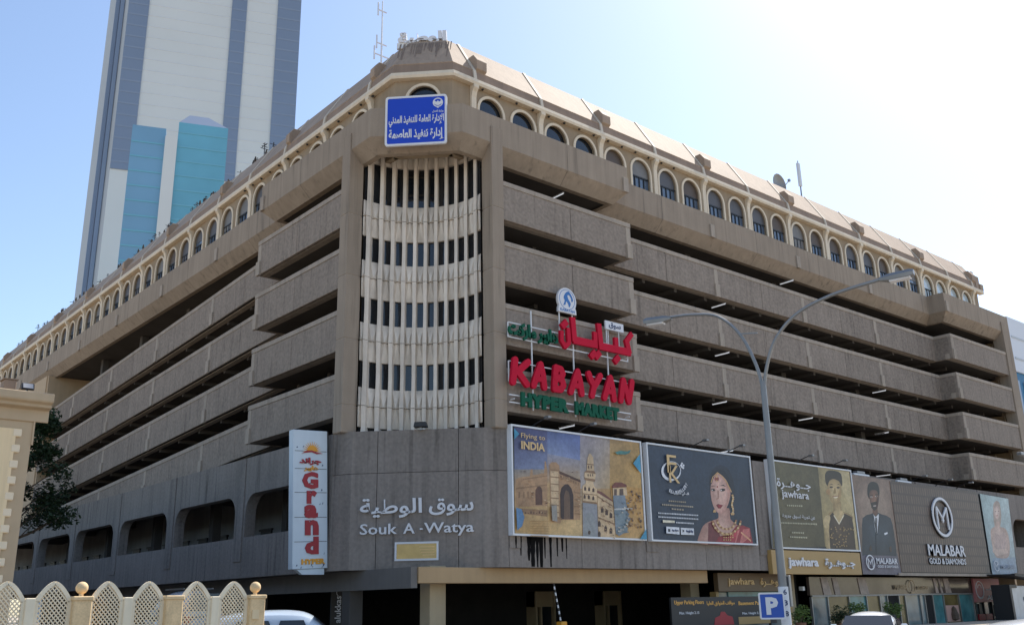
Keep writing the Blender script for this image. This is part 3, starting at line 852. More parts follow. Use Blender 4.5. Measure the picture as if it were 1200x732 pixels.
'olive': '''5a5238 4f4830 5c5338 645c40|-27,2 481,19 497,472 20,473
a08c60 c2ad80 b6a272 9c8a60|481,19 834,3 834,470 497,472
c2ae80|730,354 809,248 779,31 827,16 833,468 713,463
3a3022|567,374 575,371 584,372 593,381 605,393 620,402 642,403 667,401 688,395 701,384 708,369 716,364 726,376 737,396 743,416 745,430 742,442 735,452 722,458 704,462 683,463 656,464 627,463 602,460 584,453 571,443 562,431 559,414 559,396 562,382
c4aa7a>94794e|543,180 545,151 562,130 607,125 668,127 722,136 764,153 799,175 817,194 809,205 785,213 761,219 738,223 715,225 699,232 697,249 702,270 698,284 675,286 644,281 620,272 612,258 612,241 606,226 587,219 564,214 549,204
d2b888>a08456|581,378 577,363 575,345 575,328 578,313 583,299 591,286 604,276 619,268 634,264 649,264 663,269 677,277 689,287 700,300 709,314 717,332 723,352 725,370 725,385 720,398 711,408 695,413 673,415 652,415 633,412 614,407 600,401 590,394 585,387
3a3022|579,371 590,386 603,399 618,406 634,411 652,413 671,412 691,408 708,402 718,392 725,380 731,376 738,386 744,405 741,421 723,432 697,440 668,444 637,441 604,433 580,421 570,402 569,379 573,366
3a2c20|632,367 628,368 621,369 613,369 605,367 600,365 597,362 599,360 603,358 610,358 618,358 626,360 631,362 634,365
3a2c20|705,369 700,371 693,371 685,371 677,369 672,367 670,365 671,362 676,361 683,360 691,361 698,362 704,364 706,367
3a2c20|623,379 642,378 624,384 594,376
3a2c20|696,383 720,382 697,387 671,380
9c8050|628,330 644,327 661,333 659,363 647,362
a8895a|666,301 656,273 671,278 693,297 707,328 713,353 702,351 685,335
e2d2b2|638,301 664,303 679,314 621,307
8a5a40|615,306 685,314 690,319 612,310
b38c5c|597,343 592,348 584,351 574,351 565,347 558,340 554,333 555,325 559,320 567,317 577,317 587,321 594,327 598,335
5c4835>36281c|536,98 517,8 803,10 808,139 801,199 724,217 655,150 600,217 545,188
bfa576|604,215 654,147 719,214 703,232 622,229
e6d8b8|602,200 649,151 658,154 611,203
e6d8b8|658,152 718,205 709,207 649,154
b39a6c|494,97 489,11 529,8 538,109 558,183 538,198 497,170
c2aa7c|486,142 492,128 508,124 527,129 548,149 564,173 567,189 561,199 541,199 517,192 499,177 487,159
a08458|664,96 656,96 651,92 655,88 663,89 667,92
a08458|575,39 567,39 563,35 566,31 574,32 578,35
a08458|553,78 545,78 540,74 544,71 551,71 556,75
a08458|778,133 769,132 764,128 768,125 776,125 781,129
a08458|680,69 672,69 667,65 670,62 678,62 683,66
a08458|564,92 556,92 551,88 554,85 562,85 567,89
a08458|720,89 712,89 707,85 711,81 719,81 724,85
a08458|733,122 725,122 720,118 723,115 731,115 736,119
a08458|617,124 609,123 604,120 607,116 615,116 620,120
a08458|661,35 653,34 648,31 651,27 659,27 664,31
a08458|685,52 677,52 672,48 675,44 683,44 688,48
a08458|636,54 628,54 623,50 627,46 634,46 639,50
a08458|580,102 572,102 568,98 571,95 579,95 583,99
a08458|706,58 698,58 693,54 697,50 705,50 710,54
a08458|661,128 653,128 649,124 652,120 660,120 665,124
a08458|621,113 613,113 609,109 612,105 620,105 624,109
a08458|610,46 602,46 598,42 601,39 609,39 613,42
a08458|589,37 581,37 577,33 580,30 588,30 592,33
a08458|774,135 765,135 760,131 764,128 772,128 777,132
a08458|641,82 633,82 628,78 632,75 640,75 644,79
a08458|559,87 551,87 546,83 549,80 557,80 562,84
a08458|779,129 771,129 766,125 769,121 777,122 782,125
a08458|703,125 695,125 690,121 693,118 701,118 706,122
a08458|679,38 671,38 666,34 669,31 677,31 682,35
a08458|611,135 603,135 598,131 601,127 609,128 614,131
a08458|570,75 562,75 558,71 561,67 568,67 573,71
a08458|565,125 557,125 553,121 556,117 564,117 568,121
a08458|659,35 651,35 646,31 649,27 657,28 662,31
a08458|653,93 645,93 641,89 644,85 652,85 656,89
a08458|714,129 706,129 701,125 704,121 712,122 717,125
a08458|697,120 689,119 684,115 688,112 696,112 701,116
a08458|685,31 677,31 672,27 675,24 683,24 688,28
a08458|563,73 555,73 550,69 553,65 561,66 566,69
a08458|704,122 696,122 691,118 695,115 703,115 708,119
a08458|603,25 595,25 590,22 593,18 601,18 606,22
a08458|801,129 793,129 788,125 791,121 800,121 805,125
a08458|708,33 700,33 695,29 699,25 707,25 711,29
a08458|604,68 597,68 592,64 595,60 603,60 608,64
a08458|565,94 557,94 552,90 555,86 563,86 568,90
a08458|710,73 702,73 697,69 700,65 708,66 713,69
a08458|747,131 739,131 734,127 737,123 745,123 750,127
a08458|625,40 617,40 612,36 615,33 623,33 628,37
a08458|691,88 683,88 679,84 682,80 690,81 695,85
a08458|635,27 627,27 622,23 625,20 633,20 638,24
a08458|700,137 692,137 687,133 690,129 698,129 703,133
a08458|747,104 739,103 734,99 737,96 745,96 750,100
b8b296|140,230 153,231 155,239 141,238
b8b296|159,230 173,231 174,239 161,239
b8b296|178,231 192,232 193,240 180,239
b8b296|198,231 211,232 213,240 199,240
b8b296|217,232 231,233 232,241 219,240
b8b296|237,232 250,233 252,241 238,241
b8b296|256,233 270,234 272,242 258,241
b8b296|276,233 290,234 291,242 278,242
b8b296|70,133 81,134 83,142 72,141
b8b296|86,133 97,134 98,142 87,141
b8b296|101,134 112,134 113,142 102,142
b8b296|116,134 127,134 129,142 118,142
b8b296|132,134 143,134 144,143 133,142
b8b296|147,134 158,135 160,143 149,142
b8b296|163,135 174,135 175,143 165,143
b8b296|179,135 190,135 191,143 180,143
b8b296|194,135 205,135 207,144 196,143
b8b296|210,135 221,136 223,144 212,143
b8b296|226,135 237,136 239,144 227,144
b8b296|242,136 253,136 255,144 243,144
b8b296|258,136 269,136 271,145 259,144
b8b296|274,136 285,137 287,145 275,144
b8b296|290,136 301,137 303,145 291,145
b8b296|306,137 317,137 319,145 307,145
b8b296|322,137 333,137 335,146 324,145
b8b296|338,137 350,137 351,146 340,145
b8b296|355,137 366,138 368,146 356,146
b8b296|371,138 382,138 384,146 373,146
b8b296|387,138 399,138 401,147 389,146
b8b296|404,138 415,138 417,147 405,146
b8b296|160,84 172,85 173,93 161,92
b8b296|177,84 189,85 190,93 178,92
b8b296|194,85 206,85 208,93 195,93
b8b296|211,85 223,85 225,93 213,93
b8b296|228,85 240,85 242,93 230,93
b8b296|246,85 258,85 259,94 247,93
b8b296|263,85 275,85 277,94 265,93
b8b296|138,60 149,60 151,68 139,68
b8b296|154,60 166,60 168,68 156,68
b8b296|171,60 183,60 184,68 173,68
b8b296|188,60 200,60 201,68 189,68
b8b296|205,60 216,60 218,68 206,68
b8b296|221,60 233,60 235,68 223,68
b8b296|238,60 250,60 252,69 240,68
b8b296|255,60 267,61 269,69 257,68
b8b296|272,60 284,61 286,69 274,68
b8b296|289,60 302,61 303,69 291,69''',
'man': '''66564c 7a6458 8a7262 7a6250|-7,1 447,0 468,581 -8,586
a48c7a>80695a|27,479 17,430 16,382 18,332 29,283 70,252 170,246 304,259 406,286 440,333 438,394 426,448 415,489 394,524 361,549 310,561 246,564 187,561 134,554 85,541 48,518
5a5462 545060 5d5864 66606a|-7,1 447,0 420,128 -1,131
34414e>222b35|48,285 39,229 22,166 12,115 9,107 47,112 200,112 360,113 406,110 412,122 418,182 415,252 413,303 398,341 350,356 296,361 259,369 228,372 201,367 170,358 116,349 67,329
d8d8da|190,323 196,243 222,244 262,335 260,362 220,341 194,357
20242c|199,290 196,243 214,246 232,338 215,338
9a7058>5a3c2e|182,486 177,472 175,456 175,440 177,426 181,413 187,402 194,392 203,385 212,380 223,379 234,381 245,387 255,398 266,413 275,429 283,446 290,465 293,481 291,495 285,507 274,514 256,517 234,515 214,511 200,505 190,497
6a4836|190,359 221,345 252,365 254,405 195,396
1e1814|160,460 166,449 172,446 175,455 177,472 182,486 191,495 203,501 217,505 236,507 257,507 274,503 282,492 286,477 290,469 296,476 302,490 305,505 306,519 303,533 297,545 287,552 272,556 256,558 238,558 219,555 202,550 188,542 177,532 168,519 162,505 158,488 157,473
2a1c16|185,395 212,378 251,393 271,438 221,433 180,424
c4b0a4|212,404 239,407 245,415 204,409
e0d4cc|214,464 211,465 206,466 200,466 194,465 191,463 189,462 190,460 193,459 198,459 204,459 210,460 214,461 215,463
e0d4cc|269,471 265,472 260,472 254,472 249,471 245,470 243,468 244,467 247,466 252,465 258,465 264,466 268,468 270,469
120c0a|210,465 205,466 200,465 198,462 199,460 203,459 208,460 211,463
120c0a|264,472 259,472 254,471 252,468 253,466 258,465 263,467 265,469
1e120c|181,467 222,473 223,477 183,471
1e120c|242,474 281,479 282,484 243,478
8a6250|207,440 218,437 239,443 236,465 225,465
46281e|243,416 231,387 245,392 264,411 277,439 284,463 275,464 261,451
e0e0e2|299,235 337,245 335,255 293,246
1c242e|192,243 170,118 176,118 199,243
1c242e|188,351 202,234 211,235 197,352
1c242e|263,354 211,235 220,235 272,354
46322a|101,135 127,139 124,172 99,155
46322a|335,135 358,138 362,172 334,165''',
'pale': '''8d9ba0 9ca8ac a9b8b8 93a8a8|4,-20 412,11 470,544 10,555
8c9cac|4,-20 412,11 420,120 46,108
a08c80|171,407 163,366 164,336 183,323 213,321 240,326 259,338 275,357 288,378 298,400 305,425 309,448 312,470 312,490 308,505 296,514 279,518 261,518 242,513 222,505 206,493 195,480 188,464 181,442
d2b8ac>b09286|79,276 74,243 73,211 76,180 83,149 94,127 109,115 129,111 158,110 203,108 258,109 303,118 331,138 349,165 362,193 369,223 370,254 367,280 359,299 347,313 331,323 307,328 280,329 260,333 255,344 258,357 255,367 239,369 216,367 196,362 184,353 175,341 162,330 139,323 111,316 90,303
dac2b6>b0938a|193,443 189,430 188,417 190,405 195,394 204,385 215,381 230,384 247,391 263,402 277,418 288,437 294,454 291,467 283,478 271,484 256,485 238,481 222,475 210,466 200,455
b89c94|128,220 123,151 167,133 226,141 279,173 319,217 325,262 308,294 266,285 218,270 183,285 154,286
c9ac9e|67,150 135,125 315,149 298,179 130,170 84,211
6a5048|231,442 228,442 224,443 218,442 214,442 210,441 209,440 209,439 212,438 217,438 222,438 227,438 230,439 232,441
6a5048|279,446 276,447 271,447 266,447 261,446 258,445 256,444 257,443 260,442 264,442 269,442 274,443 278,444 279,445
a0605c|246,413 242,414 236,414 230,414 224,413 219,412 217,410 218,408 222,407 227,407 234,407 240,408 244,410 246,411''',
}
# ------------------------------------------------------------------ ground, roads
g = MB(); g.add([(-1500, -1500, 0), (1500, -1500, 0), (1500, 1500, 0), (-1500, 1500, 0)], [(0, 1, 2, 3)])
struct('ground', g, 'paving', fix=False)
g = MB(); g.add([(-120, -27, .004), (300, -27, .004), (300, -6, .004), (-120, -6, .004)], [(0, 1, 2, 3)])
g.add([(-11.5, -6, .004), (-3.2, -6, .004), (-3.2, 200, .004), (-11.5, 200, .004)], [(0, 1, 2, 3)])
struct('road', g, 'asphalt', fix=False)
g = MB()
for i in range(40): g.add([(-110+i*9, -16.6, .008), (-106+i*9, -16.6, .008), (-106+i*9, -16.45, .008), (-110+i*9, -16.45, .008)], [(0, 1, 2, 3)])
struct('lane_marking', g, 'lane_paint', fix=False)
g = MB(); g.box(-3.2, 90, -5.9, -.6, .0, .13); g.box(-3.2, -.6, -.6, 95, 0, .13); struct('pavement', g, 'paving')
g = MB(); g.box(-3.35, 90, -6.05, -5.9, 0, .15); g.box(-3.35, -3.2, -5.9, 95, 0, .15); struct('kerb', g, 'kerb', bevel=.02)

# ------------------------------------------------------------------ the corner building
BUILDING = thing('parking_building', (0, 0, 0), 'huge brown concrete parking block with dark open decks and arched top storey', 'building')
TOPS = (20.7, 17.7, 14.7, 11.7); PH = 1.93; U1 = 60.4; V1 = 84; GR = 8.935; G0 = 14.1; NOTCH = 1.3
SLOPE = -.054
def mapR(a, d, z): return (a, d, z)
def mapL(a, d, z): return (d, a, z)
def mapLs(a, d, z): return (d, a, z+SLOPE*max(0, a-15))
def hx(mb, mp, a0, a1, d0, d1, z0, z1, m=0):
    return mb.hexa([mp(a0, d0, z0), mp(a1, d0, z0), mp(a1, d1, z0), mp(a0, d1, z0), mp(a0, d0, z1), mp(a1, d0, z1), mp(a1, d1, z1), mp(a0, d1, z1)], m)
grid = [G0-.25+GR*i for i in range(9)]

# podium: a wall of separate slabs with open joints over a dark backing
def arch_open(a0, a1, z0, z1, r, n=6):
    p = [(a0, z0), (a1, z0)]
    p += [(a1-r+r*math.cos(t), z1-r+r*math.sin(t)) for t in [math.pi/2*i/n for i in range(n+1)]]
    p += [(a0+r+r*math.cos(t), z1-r+r*math.sin(t)) for t in [math.pi/2+math.pi/2*i/n for i in range(n+1)]]
    return p
P0, P1 = 3.22, 9.02
frL = ((0, 0, 0), (0, -1, 0), (0, 0, 1))            # left-hand facade: local x = -y, out = -x
def neg(pts): return [(-a, b) for a, b in pts][::-1]
pl = MB(); bk = MB()
edges = [5.4]+[x+.02 for x in grid if x+.02 < V1]+[V1]
for a0, a1 in zip(edges[:-1], edges[1:]):
    s0 = a0+1.0 if a0 > 6 else a0+.6
    mid = (s0+a1-.12)/2; hole = arch_open(s0, a1-.14, 5.13, 7.2, .95)
    pl.prism(neg([(a0+.012, P0), (a1-.012, P0), (a1-.012, P1), (a0+.012, P1)]), frL, -.55, 0, 0, [neg(hole)])
    if a0 > 6: hx(pl, mapL, a0+.03, a0+.92, -.045, .01, 4.0, P1-.012)
    hx(bk, mapL, a0-.1, a0+.1, .06, .5, P0+.02, P1-.02)
pl.build('podium_wall', 'podium_concrete', BUILDING)
pr = MB()
edges = [5.4]+[x+.02 for x in grid if x+.02 < 55]+[U1]; seams = []
for a0, a1 in zip(edges[:-1], edges[1:]):
    holes = [arch_open(54.7, 59.8, 5.13, 7.2, .95)] if a1 == U1 else []
    if holes:
        pr.prism([(a0+.012, P0), (a1, P0), (a1, P1), (a0+.012, P1)], frY(0), -.55, 0, 0, holes)
    else:
        n = 2; w = (a1-a0)/n
        for k in range(n): hx(pr, mapR, a0+k*w+.012, a0+(k+1)*w-.012, 0, .5, P0, P1)
        hx(bk, mapR, a0+w-.1, a0+w+.1, .06, .5, P0+.02, P1-.02)
    if a0 > 6: hx(pr, mapR, a0+.03, a0+.92, -.045, .01, 4.0, P1-.012)
    hx(bk, mapR, a0-.1, a0+.1, .06, .5, P0+.02, P1-.02)
hx(pr, mapR, 5.42, 6.0, -.045, .01, 4.0, P1-.012)
hx(pr, mapR, U1-.5, U1, .56, 14, P0, P1)
pr.build('podium_wall', 'podium_concrete', BUILDING)
# corner face with softened edges, two courses of three slabs
pc = MB(); C0 = [(0, 5.38), (.1, 4.95), (.38, 4.42)]; C1 = [(4.42, .38), (4.95, .1), (5.38, 0)]
def slab_course(z0, z1):
    A, B = Vector((.38, 4.42)), Vector((4.42, .38)); L = (B-A).length; nrm = Vector((K2, K2))
    cuts = [0, L/2-1.74, L/2+1.76, L]
    for a, b in zip(cuts[:-1], cuts[1:]):
        p = A+(B-A)*((a+(.013 if a else 0))/L); q = A+(B-A)*((b-(.013 if b < L else 0))/L)
        pc.hexa([(p.x, p.y, z0), (q.x, q.y, z0), (q.x+nrm.x*.4, q.y+nrm.y*.4, z0), (p.x+nrm.x*.4, p.y+nrm.y*.4, z0),
                 (p.x, p.y, z1), (q.x, q.y, z1), (q.x+nrm.x*.4, q.y+nrm.y*.4, z1), (p.x+nrm.x*.4, p.y+nrm.y*.4, z1)])
    for C in (C0, C1):
        for (x0, y0), (x1, y1) in zip(C[:-1], C[1:]):
            pc.hexa([(x0, y0, z0), (x1, y1, z0), (x1+.3, y1+.3, z0), (x0+.3, y0+.3, z0), (x0, y0, z1), (x1, y1, z1), (x1+.3, y1+.3, z1), (x0+.3, y0+.3, z1)])
slab_course(P0, 7.19); slab_course(7.21, P1)
bk.hexa([(.5, 4.7, P0+.05), (4.7, .5, P0+.05), (5, .8, P0+.05), (.8, 5, P0+.05), (.5, 4.7, P1-.05), (4.7, .5, P1-.05), (5, .8, P1-.05), (.8, 5, P1-.05)])
pc.build('corner_wall', 'podium_concrete', BUILDING)
bk.build('joint_backing', 'joint', BUILDING)
b = MB(); b.add([(.02, 5.3, P0+.16), (5.3, .02, P0+.16), (U1-.05, .02, P0+.16), (U1-.05, 14, P0+.16), (14, 14, P0+.16), (14, V1, P0+.16), (.02, V1, P0+.16)], [tuple(range(7))])
b.add([(.3, 5.3, P1-.06), (5.3, .3, P1-.06), (U1-.3, .3, P1-.06), (U1-.3, 14, P1-.06), (14, 14, P1-.06), (14, V1, P1-.06), (.3, V1, P1-.06)], [tuple(range(7))])
b.build('podium_slab', 'deck', BUILDING)
# inside the podium, behind the openings
b = MB(); b.box(4.2, 4.5, 5, V1, P0+.2, P1-.1)
w_ = b.build('inner_wall', 'inner_wall', BUILDING)
for i in range(26):
    b = MB(); y = 7.5+i*2.9; b.box(4.12, 4.2, y, y+1.3, 4.6, 6.0); b.box(4.05, 4.2, y-.1, y+1.4, 6.0, 6.1); b.build('inner_window', 'black_metal', w_)
b = MB(); b.box(7, U1-.6, 6.6, 6.9, P0+.2, P1-.1); b.build('inner_wall', 'shade_wall', BUILDING)
for i in range(8):
    b = MB(); b.box(2.2, 2.7, grid[i]-.2, grid[i]+.3, P0+.2, P1-.1); b.build('inner_column', 'deck', BUILDING)
    b = MB(); b.box(.6, 4.1, grid[i]-.1, grid[i]+.2, 7.6, P1-.1); b.build('inner_beam', 'deck', BUILDING)

# corner pillars, jointed at every floor
RINGS = (19.24, 16.24, 13.24, 10.24)
def pillar(x0, x1, y0, y1, zt):
    p = MB(); zs = [P1-.02]+sorted(RINGS)+[zt]
    for a, c in zip(zs[:-1], zs[1:]): p.box(x0, x1, y0, y1, a+.014, c-.014)
    p.box(x0+.02, x1-.02, y0+.02, y1-.02, P1-.02, zt-.1, 1)
    return p.build('pillar', ['concrete', 'coping'], BUILDING, bevel=.02)
pillar(-.06, .70, 4.66, 5.40, 23.36); pillar(4.70, 5.40, -.06, .70, 23.36); pillar(58.85, 60.15, -.1, .8, 23.3)

# parapets of the parking decks
def parapet(mp, a0, a1, d, zt, seams, blocks, endcap=None):
    """d: how far the face stands back; endcap: (side, depth) closes the end towards a notch"""
    o = MB(); zb = zt-PH; cuts = [a0]+[s for s in seams if a0+.5 < s < a1-.5]+[a1]
    for p, q in zip(cuts[:-1], cuts[1:]):
        e0 = .012 if p > a0 else 0; e1 = .012 if q < a1 else 0
        hx(o, mp, p+e0, q-e1, d, d+.2, zb, zt-.24)
    hx(o, mp, a0+.03, a1-.03, d+.05, d+.24, zb+.03, zt-.25, 2)
    hx(o, mp, a0, a1, d-.035, d+.28, zt-.24, zt, 1)
    hx(o, mp, a0, a1, d+.22, d+.6, zb+.002, zb+.42, 1)
    if endcap:
        s, depth = endcap; x0, x1 = (s-.22, s) if s == a1 else (s, s+.22)
        hx(o, mp, x0+.002, x1-.002, d+.2, d+depth, zb+.004, zt-.24); hx(o, mp, x0-.02, x1+.02, d+.26, d+depth, zt-.239, zt-.004, 1)
    r = o.build('parapet', ['aggregate', 'coping', 'joint'], BUILDING, bevel=.015)
    for g_ in blocks:
        q = MB(); zz = 0
        hx(q, mp, g_-.17, g_+.17, d-.02, d+.05, zb+.7, zt-.245)
        hx(q, mp, g_-.2, g_+.2, d-.10, d+.05, zb-.05, zb+.74)
        q.build('drain_block', 'coping', r, bevel=.015)
    return r
NG = [G0-.02+GR*k-.18 for k in range(9)]
mids = [g_+GR/2 for g_ in NG]
for zt in TOPS:
    parapet(mapR, 5.4, G0, 0, zt, [9.75], [G0-.19], (G0, NOTCH+.2))
    parapet(mapR, G0-.2, 49.5, NOTCH, zt, mids, [NG[k] for k in (1, 2, 3)])
    parapet(mapR, 49.3, 58.85, 0, zt, [], [49.56], (49.3, NOTCH+.2))
    parapet(mapL, 5.4, G0, 0, zt, [9.75], [G0-.19], (G0, NOTCH+.2))
    parapet(mapLs, G0-.2, 58.2, NOTCH, zt, mids, [NG[k] for k in (1, 2, 3, 4)])

# deck slabs, columns and a dark core added behind them to block the sun
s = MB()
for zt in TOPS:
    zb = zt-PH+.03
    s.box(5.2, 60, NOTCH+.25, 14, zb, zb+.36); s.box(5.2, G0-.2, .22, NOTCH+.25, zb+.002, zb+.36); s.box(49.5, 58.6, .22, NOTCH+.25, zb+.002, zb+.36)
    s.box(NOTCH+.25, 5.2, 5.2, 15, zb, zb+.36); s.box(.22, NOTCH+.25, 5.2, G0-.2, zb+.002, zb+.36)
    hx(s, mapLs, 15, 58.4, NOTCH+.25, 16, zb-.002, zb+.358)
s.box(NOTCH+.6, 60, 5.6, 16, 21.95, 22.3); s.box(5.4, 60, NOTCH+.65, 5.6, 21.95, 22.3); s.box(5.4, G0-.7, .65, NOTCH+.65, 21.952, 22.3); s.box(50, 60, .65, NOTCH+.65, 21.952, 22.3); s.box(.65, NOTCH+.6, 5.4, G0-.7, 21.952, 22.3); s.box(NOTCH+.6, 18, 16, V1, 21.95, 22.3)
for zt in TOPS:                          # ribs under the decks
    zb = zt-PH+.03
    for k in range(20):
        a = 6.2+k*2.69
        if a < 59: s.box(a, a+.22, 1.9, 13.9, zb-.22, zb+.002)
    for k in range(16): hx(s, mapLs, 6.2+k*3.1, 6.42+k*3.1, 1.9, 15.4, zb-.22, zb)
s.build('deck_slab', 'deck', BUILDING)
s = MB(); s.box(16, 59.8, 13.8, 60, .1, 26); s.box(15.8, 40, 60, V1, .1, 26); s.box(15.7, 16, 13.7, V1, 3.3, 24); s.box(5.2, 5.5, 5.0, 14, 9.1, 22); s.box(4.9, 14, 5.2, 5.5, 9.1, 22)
s.build('sun_block_wall', 'shade_wall', BUILDING)
for q in ((NOTCH+.1, 16, 58.2, 58.5, 9, 22), (NOTCH, NOTCH+.3, 58.5, V1, 9, 22), (60.0, 60.25, .95, 14, 3.3, 22), (54.2, 54.5, .3, 14, 0, 3.2), (60.1, 60.35, -.03, 14, 0, 3.2)):
    s = MB(); s.box(*q); s.build('end_wall', 'villa_tan', BUILDING)  # tan tone puts the warm light at the deck ends into the colour
for i in range(1, 6):
    for mp, lim in ((mapR, 52), (mapL, 60)):
        a = grid[i]
        if a < lim:
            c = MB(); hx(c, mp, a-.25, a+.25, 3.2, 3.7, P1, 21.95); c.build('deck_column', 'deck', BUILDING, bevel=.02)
rail = MB()
for zt in TOPS:
    for y in (1.2, 2.4, 3.6): rail.box(59.6, 59.66, y, y+.06, zt-1.5, zt+1.0)
    rail.box(59.6, 59.66, .9, 6, zt+.0, zt+.06); rail.box(59.6, 59.66, .9, 6, zt+.4, zt+.46)
rail.build('end_railing', 'white_trim', BUILDING)

# sweep of a profile (inset, z) along the outline of the building
def outline(notch=True):
    p = [(NOTCH, V1), (NOTCH, G0), (0, G0)] if notch else [(0, V1)]
    p += [(0, 3.05), (3.05, 0)]
    p += [(G0, 0), (G0, NOTCH), (49.3, NOTCH), (49.3, 0), (U1, 0)] if notch else [(U1, 0)]
    return [Vector(q) for q in p]
def offset(path, d):
    out = []
    for i, p in enumerate(path):
        ns = []
        if i: e = (p-path[i-1]).normalized(); ns.append(Vector((-e.y, e.x)))
        if i < len(path)-1: e = (path[i+1]-p).normalized(); ns.append(Vector((-e.y, e.x)))
        if len(ns) == 1: out.append(p+ns[0]*d)
        else:
            b_ = (ns[0]+ns[1]); out.append(p+b_*(d/(1+ns[0].dot(ns[1]))))
    return out
def sweep(mb, path, prof, seams={}, m=0, gap=.02, closed=False):
    offs = [offset(path, d) for d, z in prof]; zs = [z for d, z in prof]
    n = len(prof)
    for i in range(len(path)-1):
        e = (path[i+1]-path[i]); L = e.length; e = e/L; nn = Vector((-e.y, e.x))
        st = [[o[i] for o in offs]]; skip = set()
        for s_ in seams.get(i, []):
            for k in (-gap/2, gap/2): st.append([path[i]+e*(s_+k)+nn*d for d, z in prof])
            skip.add(len(st)-2)
        st.append([o[i+1] for o in offs])
        for k in range(len(st)-1):
            if k in skip: continue
            A, B = st[k], st[k+1]; V = [(a.x, a.y, z) for a, z in zip(A, zs)]+[(b_.x, b_.y, z) for b_, z in zip(B, zs)]
            rg = range(n if closed else n-1)
            F = [(j, j+n, (j+1) % n+n, (j+1) % n) for j in rg]
            if closed: F += [tuple(range(n)), tuple(range(2*n-1, n-1, -1))]
            mb.add(V, F, m)
# deep fascia band with its splayed underside
f = MB(); OUT = outline()
sm = {0: [V1-x for x in reversed(mids) if G0+1 < x < V1-1], 2: [G0-9.7], 4: [9.7-3.05], 6: [x-G0 for x in mids if x < 48], 8: [5.0]}
sweep(f, OUT, [(.3, 23.4), (.3, 23.95), (0, 23.95), (0, 22.5), (.6, 21.86), (.9, 21.86)], sm)
f.build('fascia', 'concrete', BUILDING, fix=False)
f = MB(); sweep(f, OUT, [(.12, 23.9), (.12, 22.55), (.62, 21.95)]); f.build('joint_backing', 'joint', BUILDING, fix=False)
for mp, gs in ((mapR, [(G0-.2, 0)]+[(NG[k], NOTCH) for k in (1, 2, 3)]+[(49.56, 0)]), (mapL, [(G0-.2, 0)]+[(NG[k], NOTCH) for k in range(1, 7)])):
    for a, d in gs:
        q = MB(); hx(q, mp, a-.19, a+.19, d-.1, d+.05, 22.46, 23.28); q.build('drain_block', 'coping', BUILDING, bevel=.015)

# arcade storey behind the fascia
AW = 1.8; ZS, ZP = 25.27, 26.13; RW = .86
def arch(c, r, z0, zs, n=14): return [(c-r, z0), (c+r, z0)]+[(c+r*math.cos(math.pi*i/n), zs+r*math.sin(math.pi*i/n)) for i in range(n+1)]
colsR = [5.06+4.465*k for k in range(13)]; colsL = [5.85+4.5*k for k in range(18)]
winR = [c+o for c in colsR for o in (1.16, 3.3) if c+o < 59.2]; winL = [c+o for c in colsL for o in (1.12, 3.38) if c+o < V1-1]
PTH = offset(outline(False), AW)
cR0 = PTH[2].x; cL0 = PTH[1].y
wall = MB()
def wall_strip(fr, a0, a1, centres, flip):
    cuts = [a0]+[(p+q)/2 for p, q in zip(centres[:-1], centres[1:])]+[a1]
    for c, p, q in zip(centres, cuts[:-1], cuts[1:]):
        o = [(p, 22.3), (q, 22.3), (q, 26.5), (p, 26.5)]; h = arch(c, RW-.06, 23.2, ZS)
        if flip: o, h = neg(o), neg(h)
        wall.prism(o, fr, -.3, 0, 0, [h])
frRa = frY(AW); frLa = ((AW, 0, 0), (0, -1, 0), (0, 0, 1)); kC = PTH[1].x+PTH[1].y; frCa = frC(kC); halfC = (PTH[2]-PTH[1]).length/2
wall_strip(frRa, cR0, U1-.6, winR, False); wall_strip(frLa, cL0, V1, winL, True); wall_strip(frCa, -halfC, halfC, [0.0], False)
wall.box(U1-.9, U1-.6, AW+.3, 9, 22.3, 26.5)
wall.build('arcade_wall', 'arcade_stucco', BUILDING)
def window(fr, c, flip, dark):
    w = MB(); o = arch(c, RW+.04, 23.2, ZS); i_ = arch(c, RW-.1, 23.2, ZS)
    q = (lambda p: neg(p)) if flip else (lambda p: p)
    w.prism(q(o), fr, -.02, .07, 0, [q(i_)])
    w = w.build('window', 'white_trim', BUILDING)
    g_ = MB(); g_.prism(q(arch(c, RW-.09, 23.2, ZS)), fr, -.2, -.16); g_.build('pane', 'tint_glass' if dark else 'sky_view_glass' if dark is None else 'sky_reflect_glass', w)
    k = MB()
    def bx(a0, a1, z0, z1, d0, d1): k.prism(q([(a0, z0), (a1, z0), (a1, z1), (a0, z1)]), fr, d0, d1)
    bx(c-RW+.1, c+RW-.1, 24.98, 25.06, -.155, -.09)
    for t in (-.38, 0, .38): bx(c+t-.025, c+t+.025, 23.3, 24.98, -.155, -.1)
    k.build('mullion', 'black_metal', w)
    if dark is False:
        zb_ = rng.choice([25.06, 25.06, 25.06, 25.06, 24.7, 25.3, 24.4, 25.06])
        l_ = MB(); l_.prism(q([p for p in arch(c, RW-.1, zb_, max(ZS, zb_+.02))]), fr, -.158, -.133); l_.build('blind', rng.choice(['blind', 'blind', 'blind', 'blind_pale', 'blind_brown']), w)
for c in winR: window(frRa, c, False, None if c > 50.5 else c < 13)
for c in winL: window(frLa, c, True, c < 12)
window(frCa, 0.0, False, True)
